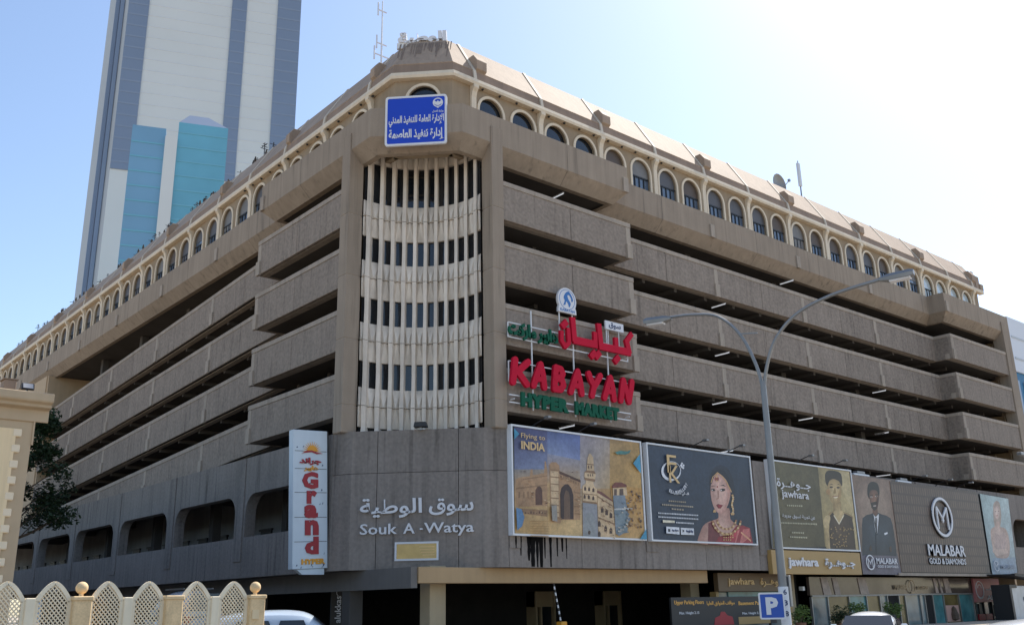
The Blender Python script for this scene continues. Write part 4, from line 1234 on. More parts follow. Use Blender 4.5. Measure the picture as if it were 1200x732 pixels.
def bracket(fr, c, flip):
    w = MB(); O, X, Y = map(Vector, fr); Z = X.cross(Y); X2 = -X if flip else X
    prof = [(0.0, 23.2), (.13, 23.2), (.13, 25.75), (.2, 26.02), (.34, 26.2), (.34, 26.36), (0, 26.36)]
    for s_ in (-1,):
        P = [O+X2*(c-.15)+Y*z+Z*d for d, z in prof]; Q = [p+X2*.3 for p in P]; n = len(prof)
        w.add(P+Q, [tuple(range(n)), tuple(range(2*n-1, n-1, -1))]+[(j, (j+1) % n, (j+1) % n+n, j+n) for j in range(n)])
    w.build('arcade_pilaster', 'white_trim', BUILDING)
for c in colsR:
    if c < 59.4: bracket(frRa, c, False)
for c in colsL[:17]: bracket(frLa, c, True)
for a, fr in ((-halfC+.02, frCa), (halfC-.02, frCa)): pass

# eave trim, roof band, sloping roof
PO = outline(False); e = MB()
sweep(e, PO, [(1.86, 26.37), (1.5, 26.37), (1.46, 26.5), (1.5, 26.68), (1.9, 26.68)], closed=True)
e.build('eave', 'white_trim', BUILDING)
e = MB(); sweep(e, PO, [(1.6, 26.66), (1.68, 27.2)], m=0); e.build('roof_band', 'roof_band', BUILDING, fix=False)
e = MB(); rs = {0: [], 1: [], 2: []}
sweep(e, PO, [(1.68, 27.2), (1.66, 27.23), (2.95, 29.32), (3.2, 29.42), (12, 29.5)])
e.add([(U1-.02, 1.62, 26.6), (U1-.02, 12, 26.6), (U1-.02, 12, 29.5), (U1-.02, 3.2, 29.42), (U1-.02, 2.95, 29.32), (U1-.02, 1.66, 27.23)], [tuple(range(6))])
e.build('roof', 'roof_clad', BUILDING, fix=False)
def roof_rib(mp, a):
    q = MB(); w = .09
    for (d0, z0), (d1, z1) in (((1.5, 26.6), (1.6, 27.2)), ((1.6, 27.2), (2.93, 29.36))):
        A = [mp(a-w, d0, z0), mp(a+w, d0, z0), mp(a+w, d0+.2, z0-.06), mp(a-w, d0+.2, z0-.06)]
        B = [mp(a-w, d1, z1), mp(a+w, d1, z1), mp(a+w, d1+.2, z1-.06), mp(a-w, d1+.2, z1-.06)]; q.hexa(A+B)
    q.build('roof_rib', 'rib', BUILDING)
def roof_box(mp, a, k=1.0):
    q = MB(); pr_ = [(1.55, 27.35), (1.55, 27.85), (1.85, 28.25), (2.5, 28.25), (2.2, 27.5), (1.75, 27.2)]
    P = [mp(a+.1, d, z) for d, z in pr_]; Q = [mp(a+.1+.65*k, d, z) for d, z in pr_]; n = len(pr_)
    q.add(P+Q, [tuple(range(n)), tuple(range(2*n-1, n-1, -1))]+[(j, (j+1) % n, (j+1) % n+n, j+n) for j in range(n)])
    q.build('roof_vent', 'roof_clad', BUILDING, bevel=.02)
for i, c in enumerate(colsR):
    if c < 60: roof_rib(mapR, c); 
    if i % 2 == 0 and c < 59: roof_box(mapR, c)
for i, c in enumerate(colsL[:17]):
    roof_rib(mapL, c)
    if i % 2 == 0: roof_box(mapL, c-.6, .6)
q = MB(); q.box(U1-1.0, U1-.3, 1.6, 2.6, 26.7, 27.9); q.box(U1-.45, U1+.15, 1.5, 2.3, 26.68, 27.25); q.box(U1-.85, U1-.5, 1.9, 2.4, 27.9, 28.4); q.build('roof_end_block', 'roof_clad', BUILDING, bevel=.03)
# rain stains under the sign on the ridge
q = MB(); a_, b_ = Vector((4.05+.02, 2.2, 0)), None
fr7 = None
for i in range(26):
    t = -1.3+i*.1+rng.uniform(-.05, .05); h = rng.uniform(.3, 1.7); w = rng.uniform(.02, .05)
    def sl(x, s_):      # point on the sloping corner roof: x along the chamfer, s_ from ridge down
        d = 2.93-s_*1.25; z = 29.29-s_*2.03; k = 3.05+2*d*.7071*1.0
        k = 3.05+d*math.sqrt(2); return (k/2+x*K2-.012, k/2-x*K2-.012, z+.012)
    s1 = .1+h/2.4
    q.add([sl(t-w, .1), sl(t+w, .1), sl(t+w*.7, s1), sl(t-w*.6, s1)], [(0, 1, 2, 3)])
q.build('rain_stain', 'roof_stain', BUILDING, fix=False)
for i in range(14):
    for mp, a in ((mapR, 5.6+i*1.12), (mapL, 5.6+i*1.12)):
        q = MB(); x, y, z = mp(a, 1.66, 26.3); q.lathe([(.05, 0), (.07, .03), (.07, .07)], (x, y, z), 8); q.build('soffit_light', 'black_metal', BUILDING)

# concave stair tower of precast fins between the two pillars
T = MB(); A_, B_ = Vector((.72, 4.62)), Vector((4.62, .72)); ch = B_-A_; Lc = ch.length; sag = 1.35; Rc = (Lc*Lc/4+sag*sag)/(2*sag)
nin = Vector((K2, K2)); mid_ = (A_+B_)/2; cen = mid_-nin*(Rc-sag); half = math.asin(Lc/2/Rc); a_mid = math.pi/4
eC = ch.normalized()
def arcp(t, off=0):        # t -1..1 from left pillar to right pillar; off > 0 stands out towards the street corner
    x = t*Lc/2; return mid_+eC*x+nin*(math.sqrt(Rc*Rc-x*x)-(Rc-sag)-off)
NF = 11; dt = 2/NF; fins = [-1+dt*(i+.5) for i in range(NF)]; wf = .235/Lc
def v3(p, z): return (p.x, p.y, z)
zones = [(RINGS[i], (RINGS[i-1] if i else 23.2)) for i in range(4)]+[(7.24, 10.24)]
gl = MB(); rg = MB()
bays = [-1]+fins+[1]
for z0, z1 in zones:
    zs, zw = z0+.86, z1-.92; sp = MB()
    if z1 > 20: zw = 22.15
    zlo = max(z0, P1-.1)
    for a, c in zip(bays[:-1], bays[1:]):
        for k in range(2):
            t0, t1 = a+(c-a)*k/2, a+(c-a)*(k+1)/2
            p, q_ = arcp(t0, -.14), arcp(t1, -.14); gl.add([v3(p, zlo), v3(q_, zlo), v3(q_, z1), v3(p, z1)], [(0, 1, 2, 3)])
        w = wf*.5; l0, l1 = a+(w if a > -1 else 0), c-(w if c < 1 else 0); tm = (l0+l1)/2
        # folded spandrels: flush at the window, pushed out to a ridge at the floor joint
        if z0 > 9:
            P = [arcp(l0, 0), arcp(l1, 0), arcp(tm, .3), arcp(l0, .03), arcp(l1, .03)]
            sp.add([v3(P[0], zs), v3(P[1], zs), v3(P[2], z0), v3(P[3], z0), v3(P[4], z0)], [(0, 2, 3), (0, 1, 2), (1, 4, 2)])
            sp.add([v3(P[3], z0), v3(P[2], z0), v3(P[4], z0), v3(arcp(tm, -.2), z0)], [(0, 1, 2, 3)])
            sp.add([v3(P[0], zs), v3(P[1], zs), v3(arcp(l1, -.16), zs), v3(arcp(l0, -.16), zs)], [(0, 1, 2, 3)])
        if True:
            P = [arcp(l0, 0), arcp(l1, 0), arcp(tm, .2), arcp(l0, .03), arcp(l1, .03)]
            sp.add([v3(P[0], zw), v3(P[1], zw), v3(P[2], z1-.02), v3(P[3], z1-.02), v3(P[4], z1-.02)], [(0, 3, 2), (0, 2, 1), (1, 2, 4)])
            sp.add([v3(P[0], zw), v3(P[1], zw), v3(arcp(l1, -.16), zw), v3(arcp(l0, -.16), zw)], [(0, 1, 2, 3)])
    sp.build('tower_spandrel', 'cream_precast', BUILDING, fix=False)
gl.build('tower_glazing', 'tint_glass', BUILDING, fix=False)
for t in fins:
    fb = MB(); e0, e1 = t-wf, t+wf
    for z0, z1 in zones:
        zlo = max(z0+.012, P1-.1); zw_ = lambda q: 22.15 if q > 20 else q-.92
        zz = [(zlo, .33), (z0+.86, .25), ((z0+z1)/2, .22), (zw_(z1), .25), (z1-.012, .32)]
        zz = [p for p in zz if p[0] >= zlo]
        if zz[0][0] > zlo+.01: zz = [(zlo, .2)]+zz
        V = []; F = []
        for k, (z, o) in enumerate(zz):
            w2 = wf*(.8 if o < .26 else .95)
            V += [v3(arcp(t-w2, -.15), z), v3(arcp(t-w2*.8, o), z), v3(arcp(t+w2*.8, o), z), v3(arcp(t+w2, -.15), z)]
            if k: F += [((k-1)*4+j, (k-1)*4+(j+1) % 4, k*4+(j+1) % 4, k*4+j) for j in range(4)]
        F += [(0, 1, 2, 3), tuple(range(len(V)-1, len(V)-5, -1))]; fb.add(V, F)
    fb.build('tower_fin', 'cream_precast', BUILDING)
for z in RINGS:
    rg = MB()
    for k in range(22):
        p, q_ = -1+k/11, -1+(k+1)/11
        P = [arcp(p, .1), arcp(q_, .1), arcp(q_, -.1), arcp(p, -.1)]
        rg.add([v3(x, z-.012) for x in P]+[v3(x, z+.012) for x in P], [(0, 1, 5, 4), (0, 1, 2, 3), (4, 5, 6, 7)])
    rg.build('tower_joint', 'joint', BUILDING, fix=False)
q = MB(); q.add([(.3, 3.6, 23.3), (3.6, .3, 23.3), (5.6, .3, 23.3), (5.6, 5.6, 23.3), (.3, 5.6, 23.3)], [(0, 1, 2, 3, 4)]); q.build('tower_soffit', 'concrete', BUILDING, fix=False)
# white edge strips at the tower sides next to the pillars
# ground floor: beams, columns, recessed walls
b = MB(); b.box(1.22, 19.0, .55, 1.25, 2.6, P0-.005); b.build('entrance_beam', 'tan_paint', BUILDING, bevel=.015)
for x, y, w in ((2.3, 1.3, .8), (19.6, 2.2, .7), (27.2, 1.4, .6)):
    b = MB(); b.box(x, x+w, y, y+.7, 0, 3.3); b.build('ground_column', 'column_paint', BUILDING, bevel=.02)
b = MB(); b.box(.9, 1.2, .62, 40, 2.42, P0-.004); b.build('side_beam', 'beam_grey', BUILDING)
for y in (5.2, 14, 23, 32):
    b = MB(); b.box(.95, 1.6, y, y+.65, 0, 3.3); b.build('ground_column', 'deck', BUILDING, bevel=.02)
b = MB(); b.box(10, 10.3, 11, V1, 0, 3.3); b.box(10, 60, 11, 11.3, 0, 3.3); b.build('ground_wall', 'shade_wall', BUILDING)
for x0, x1 in ((15.9, 17.4), (21.3, 22.8)):
    b = MB(); y = 10.2; b.box(x0, x0+.12, y, y+.8, 0, 2.42); b.box(x1-.12, x1, y, y+.8, 0, 2.42); b.box(x0, x1, y+.1, y+.8, 1.6, 2.42)
    b.box(x0+.45, x0+.55, y+.1, y+.3, 0, 1.6); d = b.build('door_frame', 'column_paint', BUILDING)
    b = MB(); b.box(x0+.55, x1-.12, y+.25, y+.3, 0, 1.6); b.build('door_glass', 'car_glass', d)
# black tar runs below the first billboard
q = MB()
for x, w, z in ((6.05, .06, 3.7), (6.5, .10, 3.5), (6.72, .16, 3.25), (6.98, .09, 3.23), (7.2, .13, 3.23), (7.42, .05, 3.6), (7.75, .07, 3.25), (8.15, .05, 3.7), (8.45, .07, 3.9), (8.7, .04, 3.6), (5.75, .05, 4.0)):
    n = 7; L_ = []; R_ = []
    for i in range(n):
        zz = 4.6-(4.6-z)*i/(n-1); ww = w*(1.25-.75*i/(n-1))*rng.uniform(.8, 1.2)
        L_.append((x-ww, zz)); R_.append((x+ww, zz))
    q.prism(L_+R_[::-1], frY(0), .046 if x < 6 else .001, .05 if x < 6 else .005)
q.build('tar_stain', 'tar', BUILDING)

# tube lights hanging under the decks
lv = {21.8: 'top', 18.72: 'second', 15.72: 'third', 12.72: 'fourth', 9.72: 'lowest'}
TL = [(10.24, .95, 21.72), (31.7, 1.75, 21.72), (23.95, 1.62, 18.6), (23.9, 1.62, 15.6), (41.6, 1.62, 15.6), (23.25, 1.62, 12.6), (31.95, 1.62, 12.6), (41.2, 1.62, 12.6), (9.85, .4, 9.66), (22.6, 1.0, 9.66), (40.65, 1.62, 9.66)]
nm = ['white tube light under the top deck soffit nearest the corner pillar', 'white tube light under the deep fascia above the arm of the street lamp',
      'white tube light in the second dark gap left of the street lamp', 'white tube light in the third dark gap just left of the lamp pole split', 'white tube light far along the third dark gap beyond the lamp pole',
      'white tube light in the fourth dark gap just left of the lamp pole', 'white tube light in the fourth dark gap right of the lamp pole', 'white tube light far along the fourth dark gap near the end bay',
      'white tube light above the travel billboard with the palace', 'white tube light above the navy jewellery billboard', 'white tube light above the poster of the man in a suit']
for (x, y, z), n_ in zip(TL, nm):
    t = thing('tube_light', (x, y, z), n_, 'light', 'tube lights under the parking decks')
    b = MB(); b.tube([(x, y, z), (x, y+1.0, z)], .024, 8); b.build('tube', 'tube', t)
    b = MB(); b.box(x-.04, x+.04, y-.02, y+1.02, z+.022, z+.07); b.build('batten', 'white_paint', t)

# ------------------------------------------------------------------ signs on the corner
def rrect(x0, x1, y0, y1, r, n=4):
    p = []
    for cx, cy, a in ((x1-r, y1-r, 0), (x0+r, y1-r, 90), (x0+r, y0+r, 180), (x1-r, y0+r, 270)):
        p += [(cx+r*math.cos(R(a+90*i/n)), cy+r*math.sin(R(a+90*i/n))) for i in range(n+1)]
    return p
def lettering(parent, name, matn, items, fr):
    mb = MB()
    for it in items:
        s_, box, kw = it; put_text(mb, s_, fr, box, **kw)
    return mb.build(name, matn, parent)
def board(parent, name, matn, fr, pts, d0, d1, holes=(), bevel=0):
    q = MB(); q.prism(pts, fr, d0, d1, 0, holes); return q.build(name, matn, parent, bevel=bevel)

# blue ministry board on the fascia
t = thing('office_sign', (1.45, 1.45, 21.9), 'blue board with white Arabic lettering and a round crest on the corner fascia', 'sign')
f0 = frC(2.93)
board(t, 'panel', 'sign_blue', f0, rrect(-1.36, 1.36, 21.99, 24.36, .1), -.1, 0)
board(t, 'border', 'letter_white', f0, rrect(-1.44, 1.44, 21.91, 24.44, .14), -.11, .012, [rrect(-1.34, 1.34, 22.01, 24.34, .08)])
lettering(t, 'lettering', 'letter_white', [
    (arabic('الإدارة العامة للتنفيذ المدني'), (-1.27, 1.3, 22.86, 23.44), dict(depth=.008, bold=.032)),
    (arabic('إدارة تنفيذ العاصمة'), (-1.26, 1.3, 22.12, 22.74), dict(depth=.008, bold=.034)),
    (arabic('وزارة العدل'), (.76, 1.28, 23.5, 23.64), dict(depth=.008, bold=.02))], f0)
q = MB(); ring(q, f0, 1.02, 24.02, .24, .24, .05, 0, .01, n=24); q.prism([(.8, 24.0), (.86, 24.12), (.95, 24.05), (1.02, 24.12), (1.09, 24.05), (1.18, 24.12), (1.24, 24.0), (1.12, 23.9), (1.02, 23.86), (.92, 23.9)], f0, 0, .012)
q.prism([(.97, 23.74), (1.07, 23.74), (1.02, 23.82)], f0, 0, .012); q.build('crest', 'letter_white', t)
q = MB(); q.bar((1.05, 1.85, 23.2), (1.3, 2.1, 23.2), .05); q.bar((1.9, 1.0, 23.2), (2.15, 1.25, 23.2), .05); q.build('bracket', 'steel', t)

# Arabic name on the ridge
t = thing('rooftop_sign', (3.7, 3.7, 29.3), 'white Arabic block letters standing on the ridge over the corner', 'sign')
f0 = frC(7.42)
lettering(t, 'lettering', 'letter_white', [(arabic('الوطية'), (-1.55, .98, 29.06, 29.86), dict(depth=.2, bold=.06))], f0)
q = MB(); q.prism([(-1.6, 28.98), (1.0, 28.98), (1.0, 29.3), (-1.6, 29.3)], f0, -.04, .12); q.build('base_rail', 'white_paint', t)
q = MB()
for x in (-1.4, -.3, .85): q.prism([(x-.03, 28.6), (x+.03, 28.6), (x+.03, 29.75), (x-.03, 29.75)], f0, -.12, -.06)
q.build('support_post', 'steel', t)

# building name on the podium corner
f0 = frC(4.80)
t = thing('name_sign', (2.4, 2.4, 4.5), 'raised white lettering in Arabic and English on the plain concrete podium corner', 'sign')
lettering(t, 'arabic_lettering', 'letter_white', [(arabic('سوق'), (.52, 2.4, 5.34, 6.05), dict(depth=.09, bold=.018, face=.03)), (arabic('الوطية'), (-2.42, .22, 5.3, 6.12), dict(depth=.09, bold=.018, face=.03))], f0)
lettering(t, 'english_lettering', 'letter_white', [('Souk', (-2.4, -.82, 4.64, 5.08), dict(depth=.09, bold=.012, face=.03)), ('A', (-.56, -.08, 4.645, 5.07), dict(depth=.09, bold=.012, face=.03)),
    ('-', (.14, .26, 4.79, 4.85), dict(depth=.09, face=.03)), ('Watya', (.32, 2.41, 4.52, 5.07), dict(depth=.09, bold=.012, face=.03))], f0)
t = thing('plaque', (2.4, 2.4, 3.6), 'small framed brass plaque below the raised name lettering', 'plaque')
board(t, 'plate', 'brass', f0, [(-.86, 3.62), (.86, 3.62), (.86, 4.25), (-.86, 4.25)], -.03, .02)
board(t, 'frame', 'letter_white', f0, [(-.92, 3.55), (.92, 3.55), (.92, 4.31), (-.92, 4.31)], -.04, .05, [[(-.84, 3.63), (.84, 3.63), (.84, 4.23), (-.84, 4.23)]])
q = MB()
for i in range(4): q.prism([(.1+i*.05, 4.08-i*.11), (.75, 4.08-i*.11), (.75, 4.12-i*.11), (.1+i*.05, 4.12-i*.11)], f0, .02, .026)
q.build('engraving', 'gold_text', t)
t = thing('floodlight', (2.3, 2.3, 9.05), 'small black floodlight on the podium edge at the foot of the fins', 'floodlight')
q = MB(); F_ = frC(4.7); q.prism([(-.15, 9.08), (.45, 9.08), (.4, 9.3), (-.1, 9.3)], F_, -.1, .25); q.build('housing', 'black_metal', t, bevel=.02)
q = MB(); q.prism([(.1, 8.98), (.2, 8.98), (.2, 9.1), (.1, 9.1)], F_, -.05, .1); q.build('bracket', 'steel', t)

# tall blade sign on the left-hand facade (it leans slightly)
t = thing('blade_sign', (-.82, 5.6, 3.1), 'tall pale blade sign reading Grand downwards in dark red letters with a sun emblem', 'sign')
f0 = frY(5.5); BX0, BX1 = -1.62, .02
board(t, 'box', 'sign_white', f0, [(BX0, 3.32), (BX1, 3.32), (BX1, 9.1), (BX0, 9.1)], -.38, 0, bevel=.015)
board(t, 'lower_panel', 'sign_white', f0, [(-1.15, 3.1), (-.12, 3.06), (-.12, 3.31), (-1.4, 3.31)], -.3, -.05)
q = MB()
for z in (4.42, 5.42, 6.45, 7.45, 8.2): q.prism([(BX0+.08, z-.01), (BX1-.04, z-.01), (BX1-.04, z+.01), (BX0+.08, z+.01)], f0, -.01, .006)
q.build('panel_joint', 'joint', t)
K = dict(depth=.04, face=.004)
lettering(t, 'letter', 'dark_red', [('G', (-1.2, -.44, 6.6, 7.32), dict(bold=.055, **K))], f0)
lettering(t, 'letter', 'dark_red', [('r', (-.98, -.5, 5.98, 6.53), dict(bold=.055, **K))], f0)
lettering(t, 'letter', 'dark_red', [('a', (-1.1, -.46, 5.38, 5.94), dict(bold=.055, **K))], f0)
lettering(t, 'letter', 'dark_red', [('n', (-1.06, -.42, 4.68, 5.31), dict(bold=.055, **K))], f0)
lettering(t, 'letter', 'dark_red', [('d', (-1.06, -.42, 3.9, 4.62), dict(bold=.055, **K))], f0)
lettering(t, 'arabic_lettering', 'dark_red', [(arabic('جراند'), (-1.34, -.3, 7.6, 7.92), dict(bold=.05, **K))], f0)
lettering(t, 'small_lettering', 'orange', [(arabic('هايبر'), (-1.12, -.45, 7.34, 7.58), dict(bold=.05, **K)), ('HYPER', (-1.22, -.12, 3.5, 3.72), dict(bold=.05, **K))], f0)
q = MB()
for i in range(13):
    a = math.pi*i/12; q.prism([(-.72+.22*math.cos(a-.1), 8.2+.22*math.sin(a-.1)), (-.72+.46*math.cos(a), 8.2+.42*math.sin(a)), (-.72+.22*math.cos(a+.1), 8.2+.22*math.sin(a+.1))], f0, 0, .02)
q.prism([(-.72+.24*math.cos(math.pi*i/14), 8.2+.24*math.sin(math.pi*i/14)) for i in range(15)], f0, 0, .025); q.build('sun_emblem', 'orange', t)
q = MB(); q.prism([(-1.22, 8.1), (-1.0, 8.22), (-.75, 8.24), (-.5, 8.16), (-.22, 8.12), (-.5, 8.08), (-.75, 8.16), (-1.0, 8.13)], f0, 0, .03); q.build('swoosh', 'dark_red', t)
q = MB()
for i in range(18):
    x = rng.uniform(-1.5, -.15); z = rng.choice([rng.uniform(3.34, 3.46), rng.uniform(8.3, 8.95), rng.uniform(3.75, 8)]); q.prism([(x, z), (x+rng.uniform(.03, .09), z+.01), (x+.05, z+rng.uniform(.04, .1))], f0, 0, .012)
q.build('broken_lettering', 'navy_text', t)
q = MB()
for z in (4, 6, 8.4): q.bar((-.05, 5.7, z), (.12, 5.7, z), .08)
q.bar((.06, 5.56, 3.2), (.06, 5.56, 9.1), .07); q.build('bracket', 'black_metal', t)
t.rotation_euler = (0, R(-2.6), 0)

# hypermarket sign: loose letters on a light steel frame
t = thing('hypermarket_sign', (9.2, -.4, 9.9), 'big red KABAYAN letters over green HYPER MARKET on the corner deck parapets', 'sign')
f0 = frY(-.34)
xs = [(5.27, 6.45), (6.5, 7.5), (7.72, 8.66), (8.78, 9.84), (9.86, 10.98), (10.98, 11.98), (12.08, 13.17)]
GLYPH = {'K': [[(.12, 1), (.1, .5), (.06, 0)], [(.95, 1), (.3, .48)], [(.3, .52), (.95, 0)]],
         'A': [[(.02, 0), (.25, .5), (.52, 1)], [(.52, 1), (.75, .55), (.92, 0)], [(.25, .32), (.78, .34)]],
         'B': [[(.14, 1), (.1, .5), (.08, 0)], [(.14, .98), (.6, .96), (.8, .78), (.62, .56), (.15, .52)], [(.2, .52), (.72, .5), (.9, .25), (.65, .02), (.1, .02)]],
         'Y': [[(.06, 1), (.28, .68), (.48, .5)], [(.96, 1), (.7, .66), (.48, .42), (.36, 0)]],
         'N': [[(.04, 0), (.12, .5), (.22, 1)], [(.22, 1), (.5, .5), (.72, .02)], [(.74, 0), (.86, .5), (.96, 1)]]}
def capsule(A, B, r, n=6):
    a = math.atan2(B[1]-A[1], B[0]-A[0])
    return [(B[0]+r*math.cos(a+t), B[1]+r*math.sin(a+t)) for t in [-math.pi/2+math.pi*k/n for k in range(n+1)]]+[(A[0]+r*math.cos(a+t), A[1]+r*math.sin(a+t)) for t in [math.pi/2+math.pi*k/n for k in range(n+1)]]
for ch_, (a, c) in zip('KABAYAN', xs):
    q = MB(); k = 0; r_ = .155; x0, x1, z0, z1 = a+.12, c-.16, 10.98, 12.0
    for line in GLYPH[ch_]:
        P = [(x0+(x1-x0)*u+.10*(v-.5), z0+(z1-z0)*v) for u, v in line]
        for A, B in zip(P[:-1], P[1:]): q.prism(capsule(A, B, r_*(.8 if ch_ == 'A' and line is GLYPH['A'][2] else 1)), f0, .03, .17+.0012*k); k += 1
    q.build('letter', 'red_letter', t)
lettering(t, 'green_lettering', 'green_letter', [('HYPER', (5.88, 8.75, 9.98, 10.62), dict(depth=.1, bold=.075, face=.02, space=1.12))], f0)
lettering(t, 'green_lettering', 'green_letter', [('MARKET', (9.15, 12.05, 9.98, 10.6), dict(depth=.1, bold=.075, face=.02, space=1.12))], f0)
def strokes(name, mt, lines, w, d0, d1, k0=0):
    q = MB()
    for i, (A, B, ww) in enumerate(lines):
        dx_, dz_ = B[0]-A[0], B[1]-A[1]; L = math.hypot(dx_, dz_); ux, uz = dx_/L, dz_/L; h = ww/2
        A = (A[0]-ux*h*.6, A[1]-uz*h*.6); B = (B[0]+ux*h*.6, B[1]+uz*h*.6); nx, nz = -uz*h, ux*h
        q.prism([(A[0]+nx, A[1]+nz), (A[0]-nx, A[1]-nz), (B[0]-nx, B[1]-nz), (B[0]+nx, B[1]+nz)], f0, d0, d1+.0015*i)
    return q.build(name, mt, t)
def diamond(x, z, r): return ((x-r*.5, z-r*.5), (x+r*.5, z+r*.5), r*1.5)
strokes('arabic_lettering', 'red_letter', [((10.95, 13.48), (12.95, 13.48), .36), ((12.95, 13.5), (12.82, 14.02), .3), ((12.8, 14.0), (13.18, 14.42), .26), ((12.05, 13.5), (12.05, 14.0), .26), ((10.98, 13.5), (10.9, 14.5), .3),
    diamond(12.03, 12.98, .2)], .3, .03, .17)
strokes('arabic_lettering', 'red_letter', [((9.25, 13.5), (10.62, 13.5), .36), ((10.6, 13.5), (10.62, 14.05), .26), ((9.22, 13.5), (9.16, 14.5), .3), diamond(10.42, 12.98, .2), diamond(10.72, 13.0, .2)], .3, .03, .17)
strokes('arabic_lettering', 'red_letter', [((8.42, 13.75), (8.4, 13.35), .22), ((8.42, 13.32), (8.6, 13.08), .22), ((8.62, 13.08), (8.85, 13.3), .22), ((8.86, 13.3), (8.84, 13.95), .22), diamond(8.6, 14.15, .2)], .3, .03, .17)
lettering(t, 'green_arabic_lettering', 'green_letter', [(arabic('هايبر ماركت'), (5.22, 8.2, 12.98, 13.78), dict(depth=.1, bold=.06, face=.02))], f0)
q = MB()
for z in (11.95, 11.05, 10.45, 10.12, 13.05, 13.72): q.bar((5.3, -.31, z), (13.0, -.31, z), .045)
for x in (6.7, 9.3, 11.6): q.bar((x, -.28, 9.9), (x, -.28, 14.5), .05)
for x in (5.3, 13.0): q.bar((x, -.3, 11.05), (x, -.3, 11.95), .045); q.bar((x, -.3, 13.05), (x, -.3, 13.72), .045)
for x in (8.45, 9.3): q.bar((x, -.3, 13.7), (x, -.3, 14.9), .05)
for x in (11.7, 12.45): q.bar((x, -.3, 13.7), (x, -.3, 14.5), .035)
for x in (5.6, 8, 11, 12.9):
    for z in (10.3, 11.2, 13.2): q.bar((x, -.32, z), (x, -.03, z), .04)
q.build('frame', 'white_paint', t)
d = [(8.25+.04, 14.76), (9.46, 14.76), (9.44, 14.98)]+[(8.875+.6*math.cos(a), 15.38+.62*math.sin(a)) for a in [R(-30+240*i/20) for i in range(21)]]+[(8.31, 14.98)]
board(t, 'emblem_disc', 'letter_white', f0, d, -.02, .1)
q = MB(); ring(q, f0, 8.88, 15.42, .5, .5, .022, .1, .108, n=32)
q.prism([tuple(p)[:2] for p in smooth_pts([(8.62, 15.1, 0), (8.72, 15.35, 0), (8.66, 15.5, 0), (8.78, 15.72, 0), (8.95, 15.84, 0), (9.05, 15.8, 0), (9.2, 15.62, 0), (9.26, 15.42, 0), (9.16, 15.36, 0), (9.14, 15.52, 0), (9.02, 15.66, 0), (8.9, 15.62, 0), (8.96, 15.45, 0), (9.1, 15.25, 0), (9.0, 15.05, 0), (8.94, 15.2, 0), (8.82, 15.32, 0), (8.76, 15.15, 0)], 3)], f0, .1, .112)
q.build('bird_emblem', 'logo_blue', t)
lettering(t, 'emblem_lettering', 'logo_blue', [('KABAYAN', (8.42, 9.34, 14.82, 14.95), dict(depth=.008, bold=.02, face=.1))], f0)
board(t, 'plate', 'letter_white', f0, [(11.45, 14.45), (12.72, 14.45), (12.72, 14.88), (11.45, 14.88)], -.02, .06)
lettering(t, 'plate_lettering', 'navy_text', [(arabic('سوق'), (11.68, 12.52, 14.5, 14.83), dict(depth=.01, bold=.03, face=.06))], f0)

# ------------------------------------------------------------------ billboards along the podium
FB = frY(-.25)
def billboard(name, label, cat, x0, x1, z0, z1, key, frame='white_paint', group='billboards along the podium', back='black_metal'):
    t = thing(name, ((x0+x1)/2, -.1, z0), label, cat, group)
    board(t, 'box', back, FB, [(x0, z0), (x1, z0), (x1, z1), (x0, z1)], -.24, 0)
    if frame: board(t, 'frame', frame, FB, [(x0-.04, z0-.04), (x1+.04, z0-.04), (x1+.04, z1+.04), (x0-.04, z1+.04)], -.245, .05, [[(x0+.04, z0+.04), (x1-.04, z0+.04), (x1-.04, z1-.04), (x0+.04, z1-.04)]])
    if key: art('picture', key, FB, ORG[key], t, .00035)
    return t
ORG = {'travel': (5.40, 4.53), 'jewel': (14.0, 4.52), 'olive': (23.95, 4.36), 'man': (32.5, 3.05), 'pale': (49.4, 3.17)}
TX = dict(depth=.012, face=.09)
t = billboard('billboard', 'travel billboard of brown arches and a minaret under a blue sky, reading Flying to INDIA', 'billboard', 5.42, 13.6, 4.53, 9.13, 'travel')
lettering(t, 'lettering', 'gold_text', [('INDIA', (5.9, 7.27, 8.13, 8.48), dict(bold=.03, **TX)), ('Flying to', (5.9, 7.3, 8.56, 8.83), dict(**TX))], FB)
t = billboard('billboard', 'navy jewellery billboard with a bride in red sari and gold FK ring logo', 'billboard', 14.05, 22.3, 4.52, 9.13, 'jewel')
lettering(t, 'logo_lettering', 'gold_text', [('F', (15.4, 16.1, 7.8, 8.68), dict(**TX)), ('K', (15.5, 16.28, 7.32, 8.17), dict(**TX))], FB)
q = MB()
def arc_text(mb, s_, cx, cy, r, a0, a1, h, fr, **kw):
    n = len(s_); O, X, Y = map(Vector, fr)
    for i, c in enumerate(s_):
        if c == ' ': continue
        a = a0+(a1-a0)*(i+.5)/n; p = O+X*(cx+r*math.cos(a))+Y*(cy+r*math.sin(a)); tx = X*(-math.sin(a))+Y*math.cos(a); ty = -(X*math.cos(a)+Y*math.sin(a))
        w = r*(a1-a0)/n*.8; put_text(mb, c, (p, tx, ty), (-w/2, w/2, -h/2, h/2), **kw)
arc_text(q, 'FK JEWELLERY', 15.85, 8.0, 1.15, R(248), R(326), .17, FB, depth=.012, face=.09, bold=.02)
q.build('logo_lettering', 'letter_white', t)
lettering(t, 'logo_lettering', 'letter_white', [(arabic('اف كي مجوهرات'), (15.5, 16.9, 6.72, 6.92), dict(bold=.02, **TX))], FB)
lettering(t, 'badge_lettering', 'navy_text', [('App Store', (15.42, 15.92, 4.95, 5.08), dict(bold=.02, **TX)), ('Google Play', (16.5, 17.02, 4.93, 5.08), dict(bold=.02, **TX))], FB)
